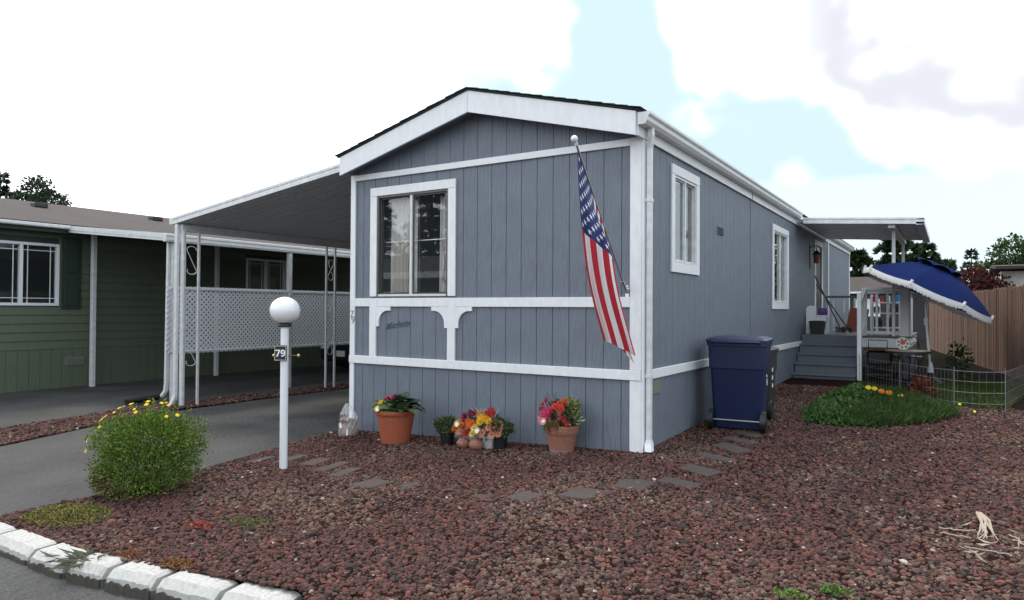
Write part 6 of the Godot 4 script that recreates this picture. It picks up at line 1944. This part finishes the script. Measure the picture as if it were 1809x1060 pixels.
# ---------------------------------------------------------------- trees and houses behind
func conifer(label: String, at: Vector3, h: float, r: float, n: int, cols: Array, group: String, lean := 0.0):
	var t := thing("conifer_tree", label, "tree", at, group)
	ptube(t, "trunk", [at, at + Vector3(lean, h * 0.5, 0), at + Vector3(lean, h * 0.97, 0)], [r * 0.09, r * 0.06, 0.02], M.bark, 8)
	var mb := MB.new()
	var whorls := int(h / 0.30)
	for i in whorls:
		var y := h * (0.06 + 0.93 * (i + rng.randf_range(-0.7, 0.7)) / whorls)
		var rr := r * pow(1.0 - y / h, 0.8) * rng.randf_range(0.75, 1.15) + 0.12
		var nb := 6
		for k in nb:
			var a := TAU * (k + rng.randf()) / nb
			var d := Vector3(cos(a), 0, sin(a)); var sd := Vector3(-sin(a), 0, cos(a))
			var l := rr * rng.randf_range(0.7, 1.15)
			var m := int(n / float(whorls * nb))
			for j in m:
				var s := pow(rng.randf(), 0.7)
				var p := at + Vector3(lean, y + 0.12 * l * sin(s * 2.6) - 0.28 * l * s * s, 0) + d * l * s + sd * rng.randfn() * 0.12 * l * (1.1 - s)
				var c: Color = cols[rng.randi() % cols.size()]
				mb.col = c * rng.randf_range(0.6, 1.35)
				var e := (d * 0.8 + sd * rng.randfn() * 0.7 + Vector3(0, rng.randfn() * 0.35 - 0.15, 0)).normalized()
				mb.leaf(p, e, e.cross(Vector3(0.1, 1, 0.2)).normalized(), rng.randf_range(0.22, 0.46), 0.17)
	put(mb, "crown", M.leaf, t)

func broadleaf(called: String, label: String, at: Vector3, h: float, blobs: Array, n: int, l: Vector2, cols: Array, group := ""):
	var t := thing(called, label, "tree", at, group)
	ptube(t, "trunk", [at, at + Vector3(0.05, h * 0.45, 0), at + Vector3(0, h * 0.7, 0)], [0.16, 0.11, 0.05], M.bark, 8)
	var mb := MB.new()
	for b in blobs:
		ptube(t, "limb", [at + Vector3(0, h * 0.4, 0), at + Vector3(b[0], b[1], b[2])], [0.07, 0.02], M.bark, 5)
		leaves(mb, at + Vector3(b[0], b[1], b[2]), Vector3(b[3], b[4], b[3]), n / blobs.size(), l, cols, 0.35, 0.2, 0.35, int(b[0] * 10) + 3)
	put(mb, "crown", M.leaf, t)

func build_background():
	rng.seed = 301
	var dg := [Color(0.040, 0.066, 0.030), Color(0.055, 0.083, 0.036), Color(0.030, 0.050, 0.026)]
	var g2 := "conifers behind the porch"
	conifer("broad dark conifer directly behind the porch awning, left of the post", Vector3(-2.0, 0, -38), 5.3, 2.6, 11000, dg, g2)
	conifer("tall dark conifer rising above the right part of the porch awning", Vector3(-0.2, 0, -42), 6.9, 3.0, 14000, dg, g2)
	conifer("dark conifer right of the porch awning post", Vector3(1.2, 0, -44), 6.0, 2.7, 12000, dg, g2)
	conifer("ragged lower conifer at the right end of the group behind the porch", Vector3(2.3, 0, -46), 4.9, 2.0, 8000, dg, g2)
	conifer("small distant conifer above the red-leaved tree", Vector3(4.1, 0, -65), 7.0, 1.7, 2000, [Color(0.03, 0.045, 0.035), Color(0.04, 0.06, 0.045)], "far conifers")
	broadleaf("red_leaf_tree", "dark red leaved tree behind the wooden fence", Vector3(3.3, 0, -29.5), 3.4, [[-0.6, 2.3, 0, 0.75, 0.6], [0.2, 2.7, 0.2, 0.8, 0.7], [0.9, 2.4, -0.2, 0.7, 0.6], [-0.1, 2.1, 0.3, 0.9, 0.5]], 3400, Vector2(0.10, 0.2), [Color(0.075, 0.018, 0.018), Color(0.10, 0.028, 0.022), Color(0.05, 0.016, 0.016)])
	broadleaf("leafy_tree", "mid green broadleaf tree at the right frame edge above the fence", Vector3(6.0, 0, -48), 6.0, [[-1.1, 3.9, 0, 1.0, 0.9], [0.1, 5.2, 0, 1.3, 1.0], [1.3, 4.6, 0.3, 1.5, 1.2], [2.4, 5.3, 0, 1.4, 1.0], [0.6, 3.8, 0.2, 1.5, 0.9]], 5200, Vector2(0.16, 0.32), [Color(0.05, 0.085, 0.03), Color(0.065, 0.10, 0.035), Color(0.04, 0.065, 0.025)])
	conifer("tall narrow conifer at the left frame edge beyond the green home's roof", Vector3(-43.6, 0, -11.2), 9.4, 1.5, 2600, dg, "conifers beyond the green home")
	broadleaf("leafy_tree", "rounded grey-green tree showing above the green home's roof", Vector3(-41.6, 0, -12.2), 8.9, [[0, 8.1, 0, 0.7, 0.75], [-0.8, 7.4, 0.4, 0.8, 0.6], [0.7, 7.5, -0.5, 0.8, 0.5], [0.0, 7.0, 0, 1.2, 0.7]], 2400, Vector2(0.14, 0.28), [Color(0.06, 0.085, 0.045), Color(0.045, 0.065, 0.035)])
	# house with brown roof behind the porch
	var t := thing("distant_house", "low house with brown roof visible past the home's far end", "house", Vector3(-1.0, 0, -34))
	pspan(t, "wall", Vector3(-4.0, -0.2, -36.5), Vector3(1.6, 2.5, -33.0), M.grey_plastic)
	var rf := MB.new()
	rf.prism(PackedVector2Array([Vector2(-32.6, 2.45), Vector2(-34.75, 3.3), Vector2(-36.9, 2.45), Vector2(-36.9, 2.40), Vector2(-34.75, 3.2), Vector2(-32.6, 2.38)]), Vector3(-4.4, 0, 0), Vector3(0, 0, 1), Vector3.UP, Vector3(6.4, 0, 0))
	put(rf, "roof", M.roof_brown, t)
	pspan(t, "gutter", Vector3(-4.4, 2.36, -32.6), Vector3(2.0, 2.46, -32.5), M.white_metal)
	pspan(t, "window", Vector3(-1.6, 1.2, -32.999), Vector3(-0.4, 2.1, -32.96), M.white_plastic)
	# white house beyond the fence
	t = thing("distant_house", "white house with dark brown eave beyond the fence at the right edge", "house", Vector3(6.0, 0, -30))
	pspan(t, "wall", Vector3(4.45, -0.2, -35.0), Vector3(11.0, 3.2, -29.6), M.cream)
	rf = MB.new()
	rf.prism(PackedVector2Array([Vector2(-28.6, 3.38), Vector2(-32.3, 3.62), Vector2(-36.0, 3.38), Vector2(-36.0, 3.25), Vector2(-32.3, 3.5), Vector2(-28.6, 3.25)]), Vector3(4.2, 0, 0), Vector3(0, 0, 1), Vector3.UP, Vector3(8, 0, 0))
	put(rf, "roof", M.roof_dark, t)
	pspan(t, "window", Vector3(5.2, 1.4, -29.599), Vector3(6.4, 2.6, -29.56), M.grey_plastic)
	# across the road, behind the viewer: what the front window mirrors
	t = thing("opposite_home", "pale home with white gable edge across the road, mirrored in the front window", "mobile home", Vector3(-21, -0.25, 21))
	pspan(t, "wall", Vector3(-31.0, -0.4, 19.0), Vector3(-14.0, 3.2, 24.0), M.green)
	rf = MB.new()
	rf.prism(PackedVector2Array([Vector2(18.5, 3.15), Vector2(21.5, 4.2), Vector2(24.5, 3.15), Vector2(24.5, 3.05), Vector2(21.5, 4.05), Vector2(18.5, 3.05)]), Vector3(-31.4, 0, 0), Vector3(0, 0, 1), Vector3.UP, Vector3(17.8, 0, 0))
	put(rf, "roof", M.roof_brown, t)
	pspan(t, "eave_board", Vector3(-31.4, 2.9, 18.40), Vector3(-13.6, 3.2, 18.499), M.white)
	for x in [-28.0, -22.0, -17.0]: pspan(t, "window", Vector3(x, 1.2, 18.95), Vector3(x + 1.4, 2.3, 18.999), M.white_plastic)
	var gl := "conifers across the road"
	conifer("tall dark conifer across the road, mirrored in the middle of the front window", Vector3(-25.5, -0.3, 28), 10.5, 3.6, 9000, dg, gl)
	conifer("conifer across the road, mirrored at the left of the front window", Vector3(-31.0, -0.3, 29), 10.0, 3.6, 9000, dg, gl)
	conifer("conifer across the road, mirrored at the right of the front window", Vector3(-20.5, -0.3, 30), 9.5, 3.4, 8000, dg, gl)

func _ready():
	# camera
	var cam := Camera3D.new()
	cam.name = "camera"; add_child(cam)
	cam.position = Vector3(2.6543, 1.4466, 6.6550)
	cam.basis = Basis(Vector3.UP, 0.565133) * Basis(Vector3.RIGHT, 0.01378) * Basis(Vector3.BACK, 0.0056245)
	cam.fov = rad_to_deg(2.0 * atan(530.0 / 1224.95)); cam.near = 0.05; cam.far = 600.0
	cam.current = true
	# sky and exposure
	var env := Environment.new()
	env.background_mode = Environment.BG_SKY
	var sky := Sky.new(); var sm := PanoramaSkyMaterial.new()
	sm.panorama = make_sky(); sky.sky_material = sm
	env.sky = sky
	env.tonemap_mode = Environment.TONE_MAPPER_LINEAR
	env.tonemap_exposure = 1.3
	env.sdfgi_enabled = true; env.ssao_enabled = true; env.ssil_enabled = true
	var we := WorldEnvironment.new(); we.name = "world_environment"; we.environment = env; add_child(we)
	# sun veiled by the white cloud bank, behind and left of the home
	var sun := DirectionalLight3D.new()
	sun.name = "sun"; add_child(sun)
	sun.light_energy = 0.5; sun.light_color = Color(1.0, 0.96, 0.90); sun.light_angular_distance = 12.0; sun.shadow_enabled = true
	sun.look_at_from_position(Vector3(-0.75, 1.05, -0.30) * 10.0, Vector3.ZERO)

	make_materials()
	print("materials ", Time.get_ticks_msec())
	# ground
	structure(sheet(PackedVector2Array([Vector2(-250, -250), Vector2(250, -250), Vector2(250, 250), Vector2(-250, 250)]), 100.0, 0.0, 0.0, 1, -0.42), "ground", M.earth)
	structure(sheet(PackedVector2Array([Vector2(-60, 3.6), Vector2(60, 3.6), Vector2(60, 12.5), Vector2(-60, 12.5)]), 10.0, 0.0, 0.0, 1, -0.245), "road", M.asphalt)
	structure(sheet(PackedVector2Array([Vector2(-8.2, -16), Vector2(-4.0, -16), Vector2(-4.0, 0.0), Vector2(-3.3, 2.6), Vector2(-3.2, 4.4), Vector2(-2.9, 5.2), Vector2(-8.6, 5.2), Vector2(-8.0, 3.2), Vector2(-7.6, 1.5)]), 0.5, -0.008), "driveway", M.asphalt_new)
	structure(sheet(PackedVector2Array([Vector2(-12.75, -16), Vector2(-8.1, -16), Vector2(-8.1, 5.0), Vector2(-12.75, 5.0)]), 0.5, -0.03), "neighbour_driveway", M.asphalt_new)
	var bed := PackedVector2Array([Vector2(-3.78, 4.36), Vector2(-3.0, 4.33), Vector2(-2.3, 4.32), Vector2(-1.7, 4.28), Vector2(-0.9, 4.16), Vector2(-0.33, 4.08), Vector2(-0.22, 4.12), Vector2(0.0, 4.5), Vector2(0.8, 4.6), Vector2(2.2, 4.6), Vector2(4.6, 4.6), Vector2(5.2, -3.0), Vector2(4.4, -5.2), Vector2(3.2, -5.2), Vector2(2.68, -5.1), Vector2(1.3, -7.0), Vector2(1.25, -7.75), Vector2(0.0, -7.75), Vector2(0.0, 0.0), Vector2(-4.12, 0.0), Vector2(-4.25, 0.15), Vector2(-3.98, 1.4), Vector2(-3.72, 2.6), Vector2(-3.66, 3.6)])
	structure(sheet(bed, 0.4, 0.006, 0.01), "gravel_bed", M.bed)
	var strip := PackedVector2Array([Vector2(-8.35, -9.0), Vector2(-7.72, -9.0), Vector2(-7.72, 0.3), Vector2(-7.45, 1.4), Vector2(-6.95, 2.9), Vector2(-6.6, 4.2), Vector2(-7.6, 4.2), Vector2(-8.2, 2.5), Vector2(-8.42, 0.8)])
	structure(sheet(strip, 0.4, 0.006, 0.01), "gravel_strip", M.bed)
	structure(sheet(PackedVector2Array([Vector2(1.3, -7.0), Vector2(2.68, -5.1), Vector2(3.2, -5.2), Vector2(4.4, -5.2), Vector2(5.6, -5.2), Vector2(5.0, -30.0), Vector2(0.0, -30.0), Vector2(0.0, -7.76), Vector2(1.25, -7.76)]), 0.6, -0.004, 0.02), "yard_soil", M.soil)
	print("sheets ", Time.get_ticks_msec())
	build_home()
	build_carport()
	build_neighbour()
	build_sheds()
	build_porch()
	build_kerb()
	build_slabs()
	print("structure ", Time.get_ticks_msec())
	build_lamp()
	build_flag()
	build_pots()
	build_shrub()
	build_carts()
	build_yard()
	print("objects ", Time.get_ticks_msec())
	# lawn behind the wire fence
	rng.seed = 411
	var lw := MB.new()
	for i in 9000:
		var p := Vector2(rng.randf_range(2.2, 3.9), rng.randf_range(-9.0, -5.0))
		if p.x > 3.27 + (p.y + 4.95) * -0.16 or p.y > -5.0 + (3.0 - p.x) * 0.05 or p.x < 2.5 - (p.y + 5.2) * -0.1: continue
		lw.col = Color(0.06, 0.095, 0.025) * rng.randf_range(0.6, 1.3)
		var d := Vector3(rng.randfn() * 0.5, 1, rng.randfn() * 0.5).normalized()
		lw.leaf(on_ground(p.x, p.y), d, d.cross(Vector3(0.2, 0.1, 1)).normalized(), rng.randf_range(0.04, 0.08), 0.010)
	tag(put(lw, "lawn_grass", M.leaf), "small mown lawn behind the wire fence", "grass", "", "stuff")
	build_weeds()
	build_background()
	print("background ", Time.get_ticks_msec())
	# loose red lava rock
	var gv := Node3D.new(); gv.name = "lava_rock_gravel"; add_child(gv); org[gv] = Vector3.ZERO
	tag(gv, "red-brown lava rock gravel covering the front yard", "gravel", "", "stuff")
	var cp := Vector2(2.654, 6.655)
	scatter_stones(gv, [bed], func(x, z): return clampf(3300.0 - 190.0 * Vector2(x, z).distance_to(cp), 1000.0, 2700.0), func(q): return q.y < -6.6 or on_slab(q), Vector2(0.0095, 0.0195), 7)
	var gs := Node3D.new(); gs.name = "lava_rock_strip"; add_child(gs); org[gs] = Vector3.ZERO
	tag(gs, "strip of lava rock gravel between the two driveways", "gravel", "", "stuff")
	scatter_stones(gs, [strip], func(x, z): return 900.0 if z > -1.0 else 500.0, func(q): return q.y < -5.0, Vector2(0.016, 0.03), 9)
	print("done ", Time.get_ticks_msec())
